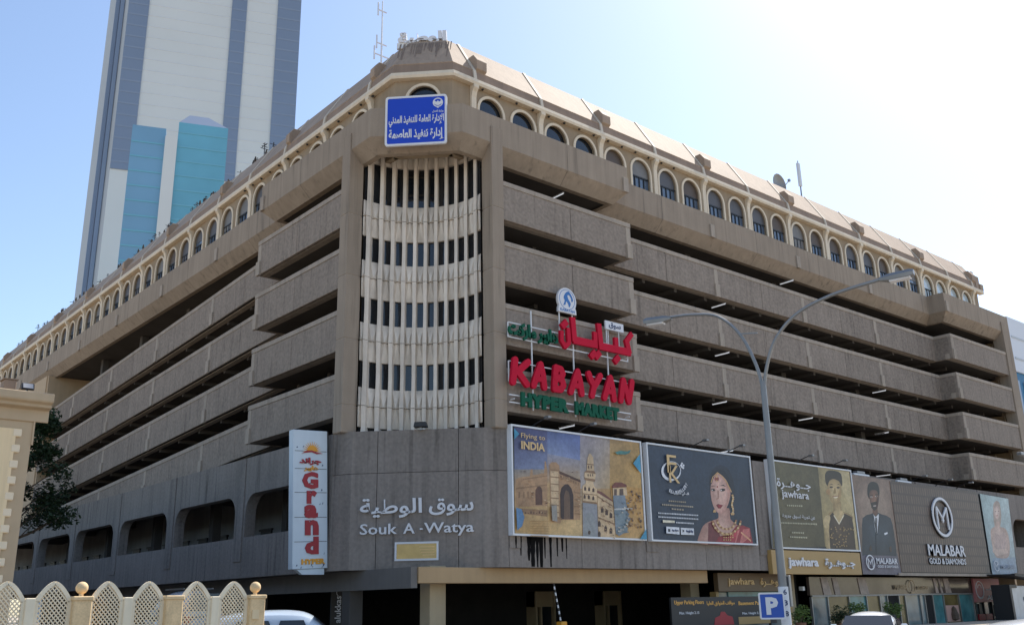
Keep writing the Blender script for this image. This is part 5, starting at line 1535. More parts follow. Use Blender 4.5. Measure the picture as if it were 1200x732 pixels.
t = billboard('billboard', 'olive billboard of a smiling woman in a dark beaded dress above the gold shop board', 'billboard', 24.0, 32.4, 4.4, 9.12, 'olive')
lettering(t, 'lettering', 'letter_white', [(arabic('جــوهــرة'), (24.5, 27.8, 7.55, 8.15), dict(bold=.012, **TX)), ('jawhara', (24.88, 27.5, 7.0, 7.55), dict(bold=.01, **TX)), (arabic('عن تجربة تسوق جديدة'), (24.75, 27.88, 5.98, 6.24), dict(**TX))], FB)
t = thing('shop_board', (27.8, -.1, 3.0), 'bright gold shop board with white jawhara lettering under the olive billboard', 'sign', 'jewellery shop boards')
board(t, 'box', 'gold_board', FB, [(23.45, 3.03), (32.28, 3.03), (32.28, 4.28), (23.45, 4.28)], -.24, .04, bevel=.01)
lettering(t, 'lettering', 'letter_white', [('jawhara', (24.85, 27.7, 3.3, 3.92), dict(depth=.07, face=.06, bold=.03)), (arabic('جــوهــرة'), (28.42, 31.5, 3.33, 3.9), dict(depth=.07, face=.06, bold=.03))], FB)
def m_logo(parent, cx, cz, rx, rz, w, d, matn='letter_white'):
    q = MB(); ring(q, FB, cx, cz, rx, rz, w, .08, .08+d)
    for s_ in (-1, 1):
        A = (cx+s_*rx*.52, cz-rz*.62); B = (cx+s_*rx*.5, cz+rz*.5); C = (cx, cz-rz*.08); h = w*.42
        for p, r_ in ((A, B), (B, C)):
            dx, dz = r_[0]-p[0], r_[1]-p[1]; L = math.hypot(dx, dz); nx, nz = -dz/L*h, dx/L*h
            q.prism([(p[0]+nx, p[1]+nz), (p[0]-nx, p[1]-nz), (r_[0]-nx, r_[1]-nz), (r_[0]+nx, r_[1]+nz)], FB, .08, .08+d-(.002 if p == A else 0))
    q.prism([(cx, cz-rz*.04), (cx+rx*.1, cz-rz*.17), (cx, cz-rz*.3), (cx-rx*.1, cz-rz*.17)], FB, .08, .083+d)
    return q.build('ring_logo', matn, parent)
t = billboard('poster_panel', 'tall brown poster of a man in a dark suit with a white pocket square', 'billboard', 32.56, 36.82, 3.1, 8.9, 'man', frame=None)
m_logo(t, 33.3, 3.75, .48, .44, .07, .012)
lettering(t, 'lettering', 'letter_white', [('MALABAR', (33.98, 36.45, 3.68, 4.02), dict(bold=.012, **TX)), ('GOLD & DIAMONDS', (34.05, 36.44, 3.45, 3.6), dict(bold=.006, **TX))], FB)
t = billboard('shop_board', 'wide dark brown patterned board with white ring logo and MALABAR lettering', 'sign', 36.88, 49.2, 3.18, 8.83, None, frame=None, group='jewellery shop boards')
board(t, 'patterned_face', 'relief', FB, [(36.95, 3.22), (49.1, 3.22), (49.1, 8.8), (36.95, 8.8)], -.01, .03)
board(t, 'lower_trim', 'coping', FB, [(36.5, 3.0), (49.2, 3.0), (49.2, 3.17), (36.5, 3.17)], -.2, .06)
m_logo(t, 43.05, 6.8, 1.38, 1.3, .17, .09)
q = MB(); ring(q, FB, 43.09, 6.76, 1.43, 1.35, .27, .03, .12); q.build('ring_back', 'black_metal', t)
lettering(t, 'lettering_back', 'black_metal', [('MALABAR', (40.48, 45.68, 4.22, 5.0), dict(bold=.045, depth=.07, face=.03)), ('GOLD & DIAMONDS', (40.48, 45.58, 3.7, 4.14), dict(bold=.035, depth=.06, face=.03))], FB)
lettering(t, 'lettering', 'letter_white', [('MALABAR', (40.5, 45.6, 4.28, 4.98), dict(bold=.012, depth=.04, face=.1)), ('GOLD & DIAMONDS', (40.5, 45.5, 3.75, 4.12), dict(bold=.008, depth=.03, face=.09))], FB)
t = billboard('poster_panel', 'tall pale grey poster of a woman with folded arms', 'billboard', 49.45, 53.75, 3.3, 8.7, 'pale', frame=None)
m_logo(t, 50.15, 3.72, .42, .36, .05, .012)
lettering(t, 'lettering', 'tower_glass', [('MALABAR', (50.8, 53.1, 3.55, 3.82), dict(bold=.012, **TX))], FB)
# billboard lamps reaching out over the boards
q = None
for i, (x, z) in enumerate(((6.8, 9.2), (9.6, 9.2), (17.6, 9.2), (20.6, 9.2), (27, 9.2), (30.5, 9.2), (40, 8.95), (43.5, 8.95), (46.5, 8.95))):
    w_ = ['left end of the travel billboard', 'right half of the travel billboard', 'middle of the navy billboard', 'right end of the navy billboard', 'middle of the olive billboard', 'right end of the olive billboard',
          'left part of the brown patterned board', 'middle of the brown patterned board', 'right part of the brown patterned board'][i]
    t = thing('billboard_lamp', (x, -.1, z), 'thin dark lamp arm leaning out over the '+w_, 'lamp', 'lamp arms over the billboards')
    b = MB(); b.tube([(x, .1, z-.1), (x, -.2, z+.1), (x, -1.0, z+.3)], .025, 6); b.build('arm', 'black_metal', t)
    b = MB(); b.box(x-.1, x+.1, -1.25, -.95, z+.22, z+.34); b.build('lamp_head', 'galv', t, bevel=.02)
for x, z, l_ in ((39.1, 8.85, 'white junction hood on top of the brown patterned board'), (33.9, 8.93, 'white junction hood on top of the poster of the man')):
    t = thing('air_unit', (x, -.1, z), l_, 'box'); b = MB(); b.box(x-.9, x+.9, -.15, .3, z, z+.12); b.build('lid', 'white_paint', t, bevel=.02); b = MB(); b.box(x-.4, x+.5, -.1, .25, z+.12, z+.3); b.build('hood', 'galv', t, bevel=.03)

# ------------------------------------------------------------------ street level
f1 = frY(1.0)
t = thing('shop_board', (24, 1, 2.2), 'dim brown shop board with jawhara lettering set back under the podium', 'sign', 'jewellery shop boards')
board(t, 'box', 'brown_board', f1, [(20.4, 2.18), (27.0, 2.18), (27.0, 3.12), (20.4, 3.12)], -.3, 0, bevel=.01)
lettering(t, 'lettering', 'gold_text', [('jawhara', (21.2, 23.45, 2.42, 2.86), dict(depth=.05, bold=.015)), (arabic('جــوهــرة'), (24.0, 26.4, 2.4, 2.86), dict(depth=.05, bold=.015))], f1)
t = thing('shopfront', (24, 1.3, 0), 'teal lit shop window under the dim brown jawhara board', 'shopfront')
b = MB(); b.box(20.6, 27, 1.4, 1.5, .2, 2.15); b.build('window_pane', 'shop_glass', t)
b = MB(); b.box(21.6, 26.5, 1.33, 1.39, 1.85, 2.16); b.build('header_panel', 'shop_teal', t); b = MB(); b.box(20.4, 20.62, 1.2, 1.6, 0, 2.18); b.box(26.9, 27.1, 1.2, 1.6, 0, 2.18); b.box(20.62, 26.9, 1.25, 1.6, 0, .2); b.build('frame', 'gold_board', t)
# parking directory
f2 = frY(.28)
t = thing('parking_board', (20, .3, 0), 'black parking directory board with amber lettering in the entrance', 'sign')
board(t, 'panel', 'black_metal', f2, [(15.75, .55), (24.2, .55), (24.2, 1.92), (15.75, 1.92)], -.12, 0)
lettering(t, 'lettering', 'amber_text', [('Upper Parking Floors', (15.98, 18.2, 1.54, 1.78), dict(depth=.012, bold=.012)), (arabic('مواقف الطوابق العليا'), (18.44, 20.66, 1.48, 1.72), dict(depth=.012, bold=.012)), ('Basement Parking', (21.0, 23.4, 1.44, 1.68), dict(depth=.012, bold=.012))], f2)
lettering(t, 'small_lettering', 'letter_white', [('Max. Height 2.15', (16.3, 17.8, 1.1, 1.26), dict(depth=.01, bold=.01)), ('Max. Height 2.15', (21.25, 22.9, 1.0, 1.15), dict(depth=.01, bold=.01))], f2)
q = MB(); q.prism([(18.9, .58), (20.5, .58), (20.4, .95), (20.0, 1.02), (19.8, 1.2), (19.5, 1.2), (19.4, 1.02), (19.0, .92)], f2, 0, .01); q.build('red_picture', 'dark_red', t)
q = MB(); q.prism([(20.9, .56), (23.6, .56), (23.6, .92), (20.9, .92)], f2, 0, .01); q.build('tan_picture', 'gold_board', t)
q = MB()
for x in (16.2, 20, 23.8): q.box(x, x+.1, .42, .52, 0, .6)
q.build('post', 'black_metal', t)
# shopfronts under the boards
t = thing('shopfront', (38, 1.2, 0), 'long glazed jewellery shopfront with a dark band of posters below the brown patterned board', 'shopfront')
b = MB(); b.box(28.85, 48.9, 1.1, 1.3, 1.93, 2.95); b.build('sign_band', 'shop_brown', t)
for x0, x1 in ((30.2, 31.0), (31.4, 32.0), (34.2, 35.2), (43.6, 44.0), (44.3, 44.6), (45.0, 45.8)):
    b = MB(); b.prism([(x0, 1.95), (x1, 1.95), (x1-.3, 2.9), (x0-.2, 2.9)], f1, -.1, -.06); b.build('hanging_poster', 'poster_skin', t)
b = MB(); b.box(28.9, 48.9, 1.02, 1.12, 1.84, 1.93); b.build('transom', 'galv', t)
lettering(t, 'lettering', 'villa_tan', [('MALABAR', (38.2, 39.7, 2.2, 2.5), dict(depth=.02, bold=.01)), ('GOLD & DIAMONDS', (41.0, 42.4, 2.2, 2.4), dict(depth=.02, bold=.01))], f1)
q = MB(); ring(q, f1, 40.35, 2.38, .42, .42, .06, 0, .02, n=24); q.build('ring_logo', 'villa_tan', t)
pan = [(28.9, 30.5, 'shop_glass'), (30.6, 32.8, 'shop_olive'), (32.8, 34.75, 'shop_teal'), (34.8, 36.3, 'shop_olive'), (36.4, 37.2, 'shop_glass'), (37.3, 38.6, 'shade_wall'), (38.7, 39.4, 'shop_olive'), (39.5, 41.3, 'shop_glass'), (41.4, 41.95, 'shop_glass'), (42.0, 43.0, 'shade_wall'), (43.1, 44.5, 'shop_teal'), (44.6, 46.7, 'shop_olive'), (46.8, 48.8, 'shop_teal')]
for a, c, mm in pan:
    b = MB(); b.box(a, c, 1.14, 1.22, .05, 1.84); b.build('window_panel', mm, t)
for a in [28.85]+[c+.01 for a, c, mm in pan]:
    b = MB(); b.box(a, a+.07, 1.05, 1.2, 0, 1.84); b.build('window_bar', 'steel', t)
b = MB(); b.box(44.7, 46.5, 1.08, 1.13, .1, 1.15); b.build('pink_poster', 'shop_pink', t); b = MB(); b.lathe([(.02, 0), (.28, .1), (.3, .4), (.2, .62), (.16, .8), (.02, .95)], (45.6, 1.0, .15), 10); b.build('display_figure', 'bark', t)
b = MB(); b.box(27.15, 28.8, 1.9, 2.1, 0, 3.1); b.build('dark_doorway', 'shade_wall', t)
b = MB(); b.box(28.3, 28.5, 1.2, 1.45, 2.2, 2.42); b.build('alarm_box', 'white_paint', t)
t = thing('shop_board', (50.6, .95, 1.3), 'dusty pink shop board with a white oval face emblem at the right end', 'sign', 'jewellery shop boards')
f3 = frY(.9)
board(t, 'panel', 'pink_board', f3, [(48.9, 1.3), (52.9, 1.3), (52.9, 2.9), (48.9, 2.9)], -.15, 0)
q = MB(); ring(q, f3, 49.65, 2.12, .62, .62, .07, 0, .03, n=28); ring(q, f3, 49.65, 1.75, .4, .16, .05, 0, .028, n=20, a0=math.pi, a1=2*math.pi); ring(q, f3, 49.65, 2.25, .3, .25, .05, 0, .026, n=16, a0=0, a1=math.pi); q.build('oval_emblem', 'letter_white', t)
lettering(t, 'lettering', 'letter_white', [('AlM', (50.6, 52.2, 1.45, 1.74), dict(depth=.03, bold=.015)), (arabic('المــ'), (50.6, 52.2, 2.1, 2.45), dict(depth=.03, bold=.015))], f3)
t = thing('shopfront', (50.8, 1.2, 0), 'narrow shop window with a red display below the dusty pink board', 'shopfront')
b = MB(); b.box(48.95, 54, 1.2, 1.3, 0, 1.28); b.build('window_pane', 'shop_glass', t); b = MB(); b.box(49.3, 51.4, 1.05, 1.15, .1, .5); b.build('red_display', 'dark_red', t)
b = MB()
for x in (48.95, 50.3, 51.6, 52.9): b.box(x, x+.1, 1.05, 1.22, 0, 1.28)
b.box(49.6, 50.0, 1.1, 1.18, .5, 1.2); b.box(51.9, 52.2, 1.1, 1.18, .3, 1.1); b.build('frame', 'black_metal', t)
# kiosk with a flat dark canopy at the right edge
t = thing('kiosk', (49.8, -1.6, 0), 'pale grey kiosk with black edge under a flat dark canopy', 'kiosk')
b = MB(); b.box(48.5, 53.4, -1.6, -.5, 0, 2.35); b.build('body', 'pale_panel', t, bevel=.04)
b = MB(); b.box(48.4, 48.52, -1.66, -.45, 0, 2.42); b.box(48.4, 48.72, -1.72, -1.6, 0, 2.42); b.box(48.72, 49.6, -1.70, -1.58, 2.2, 2.42); b.build('edge_frame', 'black_metal', t, bevel=.02)
b = MB(); b.hexa([(48.4, -2.2, 3.0), (54, -2.4, 2.55), (54, -.05, 2.8), (48.4, -.05, 3.05), (48.4, -2.2, 3.1), (54, -2.4, 3.1), (54, -.05, 3.12), (48.4, -.05, 3.13)]); b.build('canopy', 'black_metal', t)
b = MB(); b.tube([(50.75, -1.66, 1.45), (50.75, -1.58, 1.45)], .17, 16); b.build('round_hole', 'black_metal', t)
# raised boom barrier
t = thing('boom_barrier', (8.4, .2, 0), 'black and white striped barrier arm standing raised in the car park entrance', 'barrier')
b = MB(); w_ = MB(); A, B = Vector((8.5, .25, .8)), Vector((8.05, .2, 2.58))
for i in range(14): (b if i % 2 else w_).bar(A+(B-A)*i/14, A+(B-A)*(i+1)/14, .05, .05)
b.build('dark_stripe', 'black_metal', t); w_.build('arm', 'white_paint', t); b = MB(); b.box(8.35, 8.7, .1, .45, .0, 1.0); b.build('cabinet', 'orange', t, bevel=.03)
# vertical banner on the left
t = thing('banner', (1.65, 7.5, .5), 'narrow black banner with alukkas written upwards in the dark side entrance', 'sign')
f4 = frY(7.45)
board(t, 'panel', 'black_metal', f4, [(1.36, .3), (1.98, .3), (1.98, 2.62), (1.36, 2.62)], -.06, 0)
fu = ((1.86, 7.45, .75), (0, 0, 1), (-1, 0, 0))
lettering(t, 'lettering', 'letter_white', [('alukkas', (.36, 1.5, 0.0, .3), dict(depth=.012, face=.004, bold=.01))], fu)
q = MB(); ring(q, f4, 1.75, 2.4, .14, .16, .03, 0, .012, n=14, a0=R(90), a1=R(250)); q.prism([(1.96, .8), (1.975, .8), (1.975, 2.1), (1.96, 2.1)], f4, 0, .01); q.build('emblem', 'letter_white', t)

# ------------------------------------------------------------------ street furniture
LX, LY = -1.198, -17.69; TH = R(-73)
t = thing('street_lamp', (LX, LY, 0), 'tall grey street lamp with two curved arms forking from one pole', 'street lamp')
b = MB(); b.tube([(LX, LY, z) for z in (0, .05, .6, 4, 6.9)], [.16, .115, .11, .085, .07], 12); b.lathe([(.22, 0), (.22, .03)], (LX, LY, 0), 12); b.build('pole', 'galv', t, smooth=True)
dx, dy = math.cos(TH), math.sin(TH)
def arm(pts): return smooth_pts([(LX+dx*a, LY+dy*a, z) for a, z in pts], 6)
for s_, pts, L_ in ((-1, [(0, 6.6), (-.12, 7.3), (-.45, 8.15), (-1.0, 8.75), (-1.7, 8.93), (-2.35, 8.97)], 2.76), (1, [(0, 6.6), (.12, 7.2), (.42, 7.9), (1.0, 8.45), (1.9, 8.78), (3.1, 8.95)], 3.53)):
    b = MB(); b.tube(arm(pts), .042, 8); b.build('arm', 'galv', t, smooth=True)
    b = MB(); a0 = pts[-1][0]-.05*s_; a1 = a0+s_*.78; prf = [(-.07, .03), (-.11, -.03), (-.10, -.1), (.10, -.1), (.11, -.03), (.07, .03)]
    nx, ny = -dy, dx; V = []
    for a, k, z in ((a0, .6, 8.97), (a0+s_*.2, 1.25, 8.99), (a1-s_*.1, 1.35, 9.01), (a1, .95, 9.01)):
        V += [(LX+dx*a+nx*p*k, LY+dy*a+ny*p*k, z+q_*k) for p, q_ in prf]
    F = [tuple(range(6)), tuple(range(23, 17, -1))]+[(r*6+j, r*6+(j+1) % 6, (r+1)*6+(j+1) % 6, (r+1)*6+j) for r in range(3) for j in range(6)]
    b.add(V, F); h = b.build('lamp_head', 'galv', t, smooth=True)
    b = MB(); b.bar((LX+dx*(a0+s_*.22), LY+dy*(a0+s_*.22), 8.85), (LX+dx*(a1-s_*.08), LY+dy*(a1-s_*.08), 8.87), .2, .06); b.build('lens', 'lamp_clear', h, bevel=.015)
b = MB(); b.bar((LX-dx*.5, LY-dy*.5, 8.2), (LX-dx*.02, LY-dy*.02, 8.15), .03); b.build('brace', 'galv', t)
b = MB(); b.box(LX+.08, LX+.16, LY-.13, LY-.02, 1.55, 2.25); b.build('conduit_box', 'steel', t, bevel=.01)
# facing of the pole number: towards the camera
cv = Vector((-21-LX, -31.25-LY, 0)).normalized(); sx = Vector((-cv.y, cv.x, 0))
O_ = Vector((LX, LY, 0))+cv*.118
b = MB()
for d_, z in (('6', 1.82), ('3', 1.58), ('8', 1.34)): put_text(b, d_, (O_, sx, (0, 0, 1)), (-.01, .075, z, z+.12), depth=.004, bold=.02)
b.build('number', 'navy_text', t)
b = MB(); b.lathe([(.117, 0), (.117, .85)], (LX, LY, 1.15), 14); b.build('painted_band', 'white_paint', t, smooth=True)
t = thing('parking_sign', (-1.68, -17.65, 1.3), 'square blue parking sign with a white letter P beside the lamp pole', 'sign')
P_ = Vector((-1.83, -17.78, 0)); rr_ = Vector((.72, -.69, 0)).normalized(); fp = (P_, rr_, (0, 0, 1))
board(t, 'panel', 'road_blue', fp, rrect(-.26, .26, 1.32, 1.84, .03), 0, .02)
board(t, 'border', 'letter_white', fp, rrect(-.29, .29, 1.29, 1.87, .04), -.01, .026, [rrect(-.255, .255, 1.325, 1.835, .02)])
lettering(t, 'lettering', 'letter_white', [('P', (-.14, .14, 1.39, 1.77), dict(depth=.012, bold=.05, face=.02))], fp)
b = MB(); b.bar(P_+Vector((0, .05, 1.58)), (LX, LY, 1.58), .04); b.bar(P_+Vector((0, .05, 1.4)), (LX, LY, 1.4), .04); b.build('bracket', 'steel', t)

# second lamp head just inside the right edge
QX, QY = 47.6, -5.4
t = thing('street_lamp', (QX, QY, 0), 'lamp with its head entering at the far right edge before the last deck', 'street lamp')
b = MB(); b.tube([(QX, QY, 0), (QX, QY, 9.6)], [.11, .07], 10); b.tube([(QX, QY, 9.5), (QX-.6, QY, 10.3), (QX-2, QY, 10.45)], .05, 8); b.build('pole', 'galv', t, smooth=True)
b = MB(); b.box(QX-3.2, QX-1.9, QY-.16, QY+.16, 10.4, 10.62); b.build('lamp_head', 'galv', t, bevel=.04)

# ------------------------------------------------------------------ lattice fence at lower left
FV = -8.0; px = [-16.05, -13.94, -11.86, -9.75]
t = thing('lattice_fence', (-12, FV, 0), 'cream lattice fence with pointed arch panels between stone posts topped by balls', 'fence')
for i, x in enumerate(px):
    b = MB(); b.box(x-.2, x+.2, FV-.2, FV+.2, 0, 2.02); b.box(x-.225, x+.225, FV-.225, FV+.225, 1.98, 2.08); p_ = b.build('pillar', 'fence_stone', t, bevel=.02)
    if i in (1, 3):
        b = MB(); b.lathe([(.05, 0), (.05, .06)], (x, FV, 2.08), 10); b.ball((x, FV, 2.26), .135); b.build('ball', 'fence_stone', p_, smooth=True)
def panel(xc, w):
    zb, zs_, zp = .35, 1.98, 2.36; hw = w/2
    def topz(x):
        k = min(1, abs(x)/hw); return zs_+(zp-zs_)*(1-k**1.6)
    b = MB()
    for s_ in (1, -1):
        c = -3.2
        while c < 3.2:
            run = []; n = 60
            for i in range(n+1):
                x = -hw+w*i/n; z = c+s_*x*1.15+1.2
                if zb <= z <= topz(x): run.append((x, z))
            if len(run) > 2: b.bar((xc+run[0][0], FV+.012*s_, run[0][1]), (xc+run[-1][0], FV+.012*s_, run[-1][1]), .022, .03, upv=(0, 1, 0))
            c += .105
    pn = b.build('lattice_panel', 'fence_cream', t)
    b = MB(); pts = [(-hw, zb)]+[(-hw+w*i/16, topz(-hw+w*i/16)) for i in range(17)]+[(hw, zb)]
    for p, q_ in zip(pts[:-1], pts[1:]): b.bar((xc+p[0], FV, p[1]), (xc+q_[0], FV, q_[1]), .09, .075, upv=(0, 1, 0))
    b.bar((xc-hw, FV, zb), (xc+hw, FV, zb), .09, .08, upv=(0, 1, 0)); b.build('frame', 'fence_cream', pn)
for a, c in zip(px[:-1], px[1:]):
    mid_x = (a+c)/2; w_ = (c-a-.4-.2)/2
    panel(a+.2+w_/2, w_-.06); panel(c-.2-w_/2, w_-.06)
    b = MB(); b.box(mid_x-.1, mid_x+.1, FV-.09, FV+.09, 0, 2.05); b.build('post', 'fence_cream', t, bevel=.015)
b = MB(); b.box(px[0], px[-1], FV-.12, FV+.12, 0, .34); b.build('base_wall', 'fence_stone', t)
b = MB(); b.box(-9.9, -9.72, FV-.235, FV-.2, 1.5, 1.72); b.build('meter_cover', 'villa_cream', t)

# ------------------------------------------------------------------ cream villa at the left edge
t = thing('villa', (-18, 0, 0), 'cream villa corner with toothed quoins and a projecting flat cornice at the left edge', 'building')
b = MB(); b.box(-26, -13.45, 0, 75, 0, 8.0); b.build('wall', 'villa_tan', t)  # unseen depth stretched far back to shade the podium across the street
b = MB(); pts = [(-25.9, 0)]; z = 0; k = 0
zz = 0.0
right = []
while zz < 7.0:
    right += [(-13.76 if k % 2 else -13.9, zz), (-13.76 if k % 2 else -13.9, min(zz+.235, 7.05))]; zz += .235; k += 1
b.prism([(-25.9, 0)]+right+[(-25.9, 7.05)], frY(0), .0, .05); b.build('plaster_panel', 'villa_cream', t)
b = MB(); zz = 0.235
while zz < 6.9:
    b.box(-13.98, -13.745, -.06, -.02, zz+.015, zz+.22); zz += .47
b.build('quoin', 'quoin', t, bevel=.012)
b = MB(); b.prism([(0, 7.3), (-.06, 7.3), (-.06, 7.66), (-.3, 7.72), (-.3, 7.8), (-.42, 7.86), (-.45, 7.9), (-.45, 8.14), (0, 8.14)], ((0, 0, 0), (0, 1, 0), (0, 0, 1)), -26.2, -13.05); b.build('cornice', 'villa_tan', t, bevel=.02)
b = MB(); b.box(-13.45, -13.1, -.3, 75, 7.9, 8.12); b.build('cornice', 'villa_tan', t)
b = MB(); b.tube(smooth_pts([(-13.2, -.02, 7.9), (-13.3, .0, 7.6), (-13.42, -.02, 7.5), (-13.42, -.02, 6.6)], 4), .03, 6); b.build('drain_pipe', 'villa_tan', t)
t = thing('roof_unit', (-14.3, .6, 8.14), 'plain grey box standing on the villa cornice', 'box')
b = MB(); b.box(-14.42, -14.08, -.1, .4, 8.14, 8.5); b.build('body', 'roof_band', t, bevel=.02); b = MB(); b.box(-14.46, -14.04, -.13, .43, 8.5, 8.53); b.build('lid', 'roof_band', t)
t = thing('floodlight', (-13.75, -.2, 8.14), 'square black floodlight tilted on the villa cornice', 'floodlight')
b = MB(); b.hexa([(-13.98, -.35, 8.22), (-13.62, -.35, 8.22), (-13.62, -.25, 8.2), (-13.98, -.25, 8.2), (-13.94, -.12, 8.45), (-13.58, -.12, 8.45), (-13.58, -.04, 8.42), (-13.94, -.04, 8.42)]); b.build('housing', 'black_metal', t, bevel=.015)
b = MB(); b.hexa([(-13.94, -.354, 8.25), (-13.66, -.354, 8.25), (-13.66, -.345, 8.25), (-13.94, -.345, 8.25), (-13.91, -.15, 8.43), (-13.63, -.15, 8.43), (-13.63, -.145, 8.43), (-13.91, -.145, 8.43)]); b.build('glass', 'steel', t)
b = MB(); b.bar((-13.78, -.15, 8.14), (-13.78, -.15, 8.3), .05); b.build('stand', 'steel', t)

# ------------------------------------------------------------------ foliage
def leaves(mb, c, rad, n, size, rnd):
    for _ in range(n):
        while True:
            p = Vector((rnd.uniform(-1, 1), rnd.uniform(-1, 1), rnd.uniform(-1, 1)))
            if .25 < p.length < 1: break
        q = Vector((c[0]+p.x*rad[0], c[1]+p.y*rad[1], c[2]+p.z*rad[2])); s_ = size*rnd.uniform(.6, 1.3)
        a = Vector((rnd.uniform(-1, 1), rnd.uniform(-1, 1), rnd.uniform(-.6, .6))).normalized(); d = a.cross(Vector((rnd.uniform(-1, 1), rnd.uniform(-1, 1), rnd.uniform(-1, 1)))).normalized()
        mb.add([q-a*s_*.5, q+d*s_*.22, q+a*s_*.6, q-d*s_*.22], [(0, 1, 2, 3)])
rl = random.Random(5)
t = thing('street_tree', (-12.3, 11.4, 0), 'dark green leafy tree squeezed between the villa corner and the parking block', 'tree')
b = MB(); b.tube([(-12.3, 11.4, 0), (-12.2, 11.4, 2.4), (-11.6, 11.35, 4.6), (-10.9, 11.4, 7.5)], [.2, .17, .13, .04], 8)
lobes = []
for i in range(40):
    z = rl.uniform(5.2, 9.4); w = 1.35 if z < 7.6 else .6
    x = -11.05+rl.uniform(-w, w)+(.35 if z > 7.6 else .25); y = 11.4+rl.uniform(-w, w); lobes.append((x, y, z))
    b.tube([(-11.5, 11.4, max(4.3, z-1.8)), ((x-11.2)/2, (y+11.4)/2, z-.6), (x, y, z)], [.05, .03, .012], 5)
b.build('trunk', 'bark', t, smooth=True)
b = MB()
for x, y, z in lobes: leaves(b, (x, y, z), (rl.uniform(.4, .75), rl.uniform(.4, .75), rl.uniform(.3, .55)), 230, rl.choice((.13, .16, .2)), rl)
for x, z in ((-9.35, 7.2), (-9.1, 6.7), (-9.4, 6.3), (-9.7, 5.9), (-10.1, 9.7)): leaves(b, (x, 11.2, z), (.4, .4, .3), 150, .15, rl)
b.build('crown', 'leaf', t, fix=False)
for (x, y, z, w, l_) in ((23.7, -1.5, .95, .55, 'bright green shrub in a pot right of the lamp pole'), (27.6, -1.4, .95, .95, 'dark bushy shrub behind the parked white car'), (29.3, -1.4, 1.0, .6, 'upright green shrub beside the olive shop window'), (33.0, -1.5, .95, .65, 'yellowish green shrub right of the parked white cars')):
    t = thing('shrub', (x, y, .13), l_, 'plant', 'potted shrubs along the shops')
    b = MB(); b.lathe([(.2, 0), (.28, .42), (.3, .45), (.25, .45), (.24, .4)], (x, y, .13), 12); b.build('pot', 'pot', t, smooth=True)
    b = MB()
    for k in range(7):
        b.tube([(x, y, .5), (x+rl.uniform(-w, w)*.6, y+rl.uniform(-.3, .3), z)], .012, 4)
    b.build('stem', 'bark', t)
    b = MB()
    for k in range(9): leaves(b, (x+rl.uniform(-w, w)*.7, y+rl.uniform(-.3, .3), z+rl.uniform(-.35, .3)), (w*.4, .3, .25), 80, .13, rl)
    b.build('foliage', 'leaf_light' if 'dark' not in l_ else 'leaf', t, fix=False)

# ------------------------------------------------------------------ cars: one body built from cross-sections, local x forwards
def car(loc, label, paint, L_, Wd, H, kind):
    t = thing('parked_car', loc, label, 'car', 'cars parked near the camera'); hw = Wd/2; belt = H*.62
    roofs = {'suv': [(-.46, belt), (-.41, H*.93), (-.1, H), (.10, H*.99), (.2, H*.93), (.33, belt+.04)],
             'van': [(-.49, belt), (-.475, H*.96), (-.2, H), (.22, H*.99), (.33, H*.88), (.42, belt)],
             'sedan': [(-.37, belt), (-.24, H*.93), (-.1, H*.995), (.05, H), (.14, H*.94), (.29, belt)]}
    roof = roofs[kind]
    def shell(st, sub):
        b = MB(); n = 9
        for x, zlo, zs_, zt, w, wt in st:      # station: floor, shoulder, top, half widths
            b.v += [(x, -w*.96, zlo), (x, -w, (zlo+zs_)/2), (x, -w*.97, zs_), (x, -wt, zt-(zt-zs_)*.12), (x, 0, zt), (x, wt, zt-(zt-zs_)*.12), (x, w*.97, zs_), (x, w, (zlo+zs_)/2), (x, w*.96, zlo)]
            b.c += [(1, 1, 1)]*n
        for k in range(len(st)-1):
            for q in range(n): b.f.append([k*n+q, k*n+(q+1) % n, (k+1)*n+(q+1) % n, (k+1)*n+q]); b.m.append(0)
        b.f += [list(range(n)), list(range(len(b.v)-1, len(b.v)-n-1, -1))]; b.m += [0, 0]
        return b
    low = [(-.5, .34, .6, belt*.86, hw*.86, hw*.7), (-.47, .26, .66, belt*.97, hw*.96, hw*.82), (-.2, .24, .68, belt+.02, hw, hw*.88), (.2, .24, .68, belt+.02, hw, hw*.88), (.36, .24, .66, belt*.95, hw*.98, hw*.84), (.47, .26, .6, belt*.82, hw*.92, hw*.74), (.5, .34, .52, belt*.7, hw*.8, hw*.6)]
    o = shell([(x*L_, a, c, d, e, f) for x, a, c, d, e, f in low], 1).build('body', paint, t, smooth=True)
    q = o.modifiers.new('round', 'SUBSURF'); q.levels = q.render_levels = 2
    cab = [(x*L_, belt-.12, belt-.02 if z > belt+.1 else belt-.06, max(z, belt-.03)+.03*(z > belt+.1), hw*(.93 if z > belt+.1 else .88), hw*(.74 if z > belt+.1 else .8)) for x, z in roof]
    o = shell(cab, 1).build('cabin', paint, t, smooth=True)
    q = o.modifiers.new('round', 'SUBSURF'); q.levels = q.render_levels = 2
    return t, roof, belt
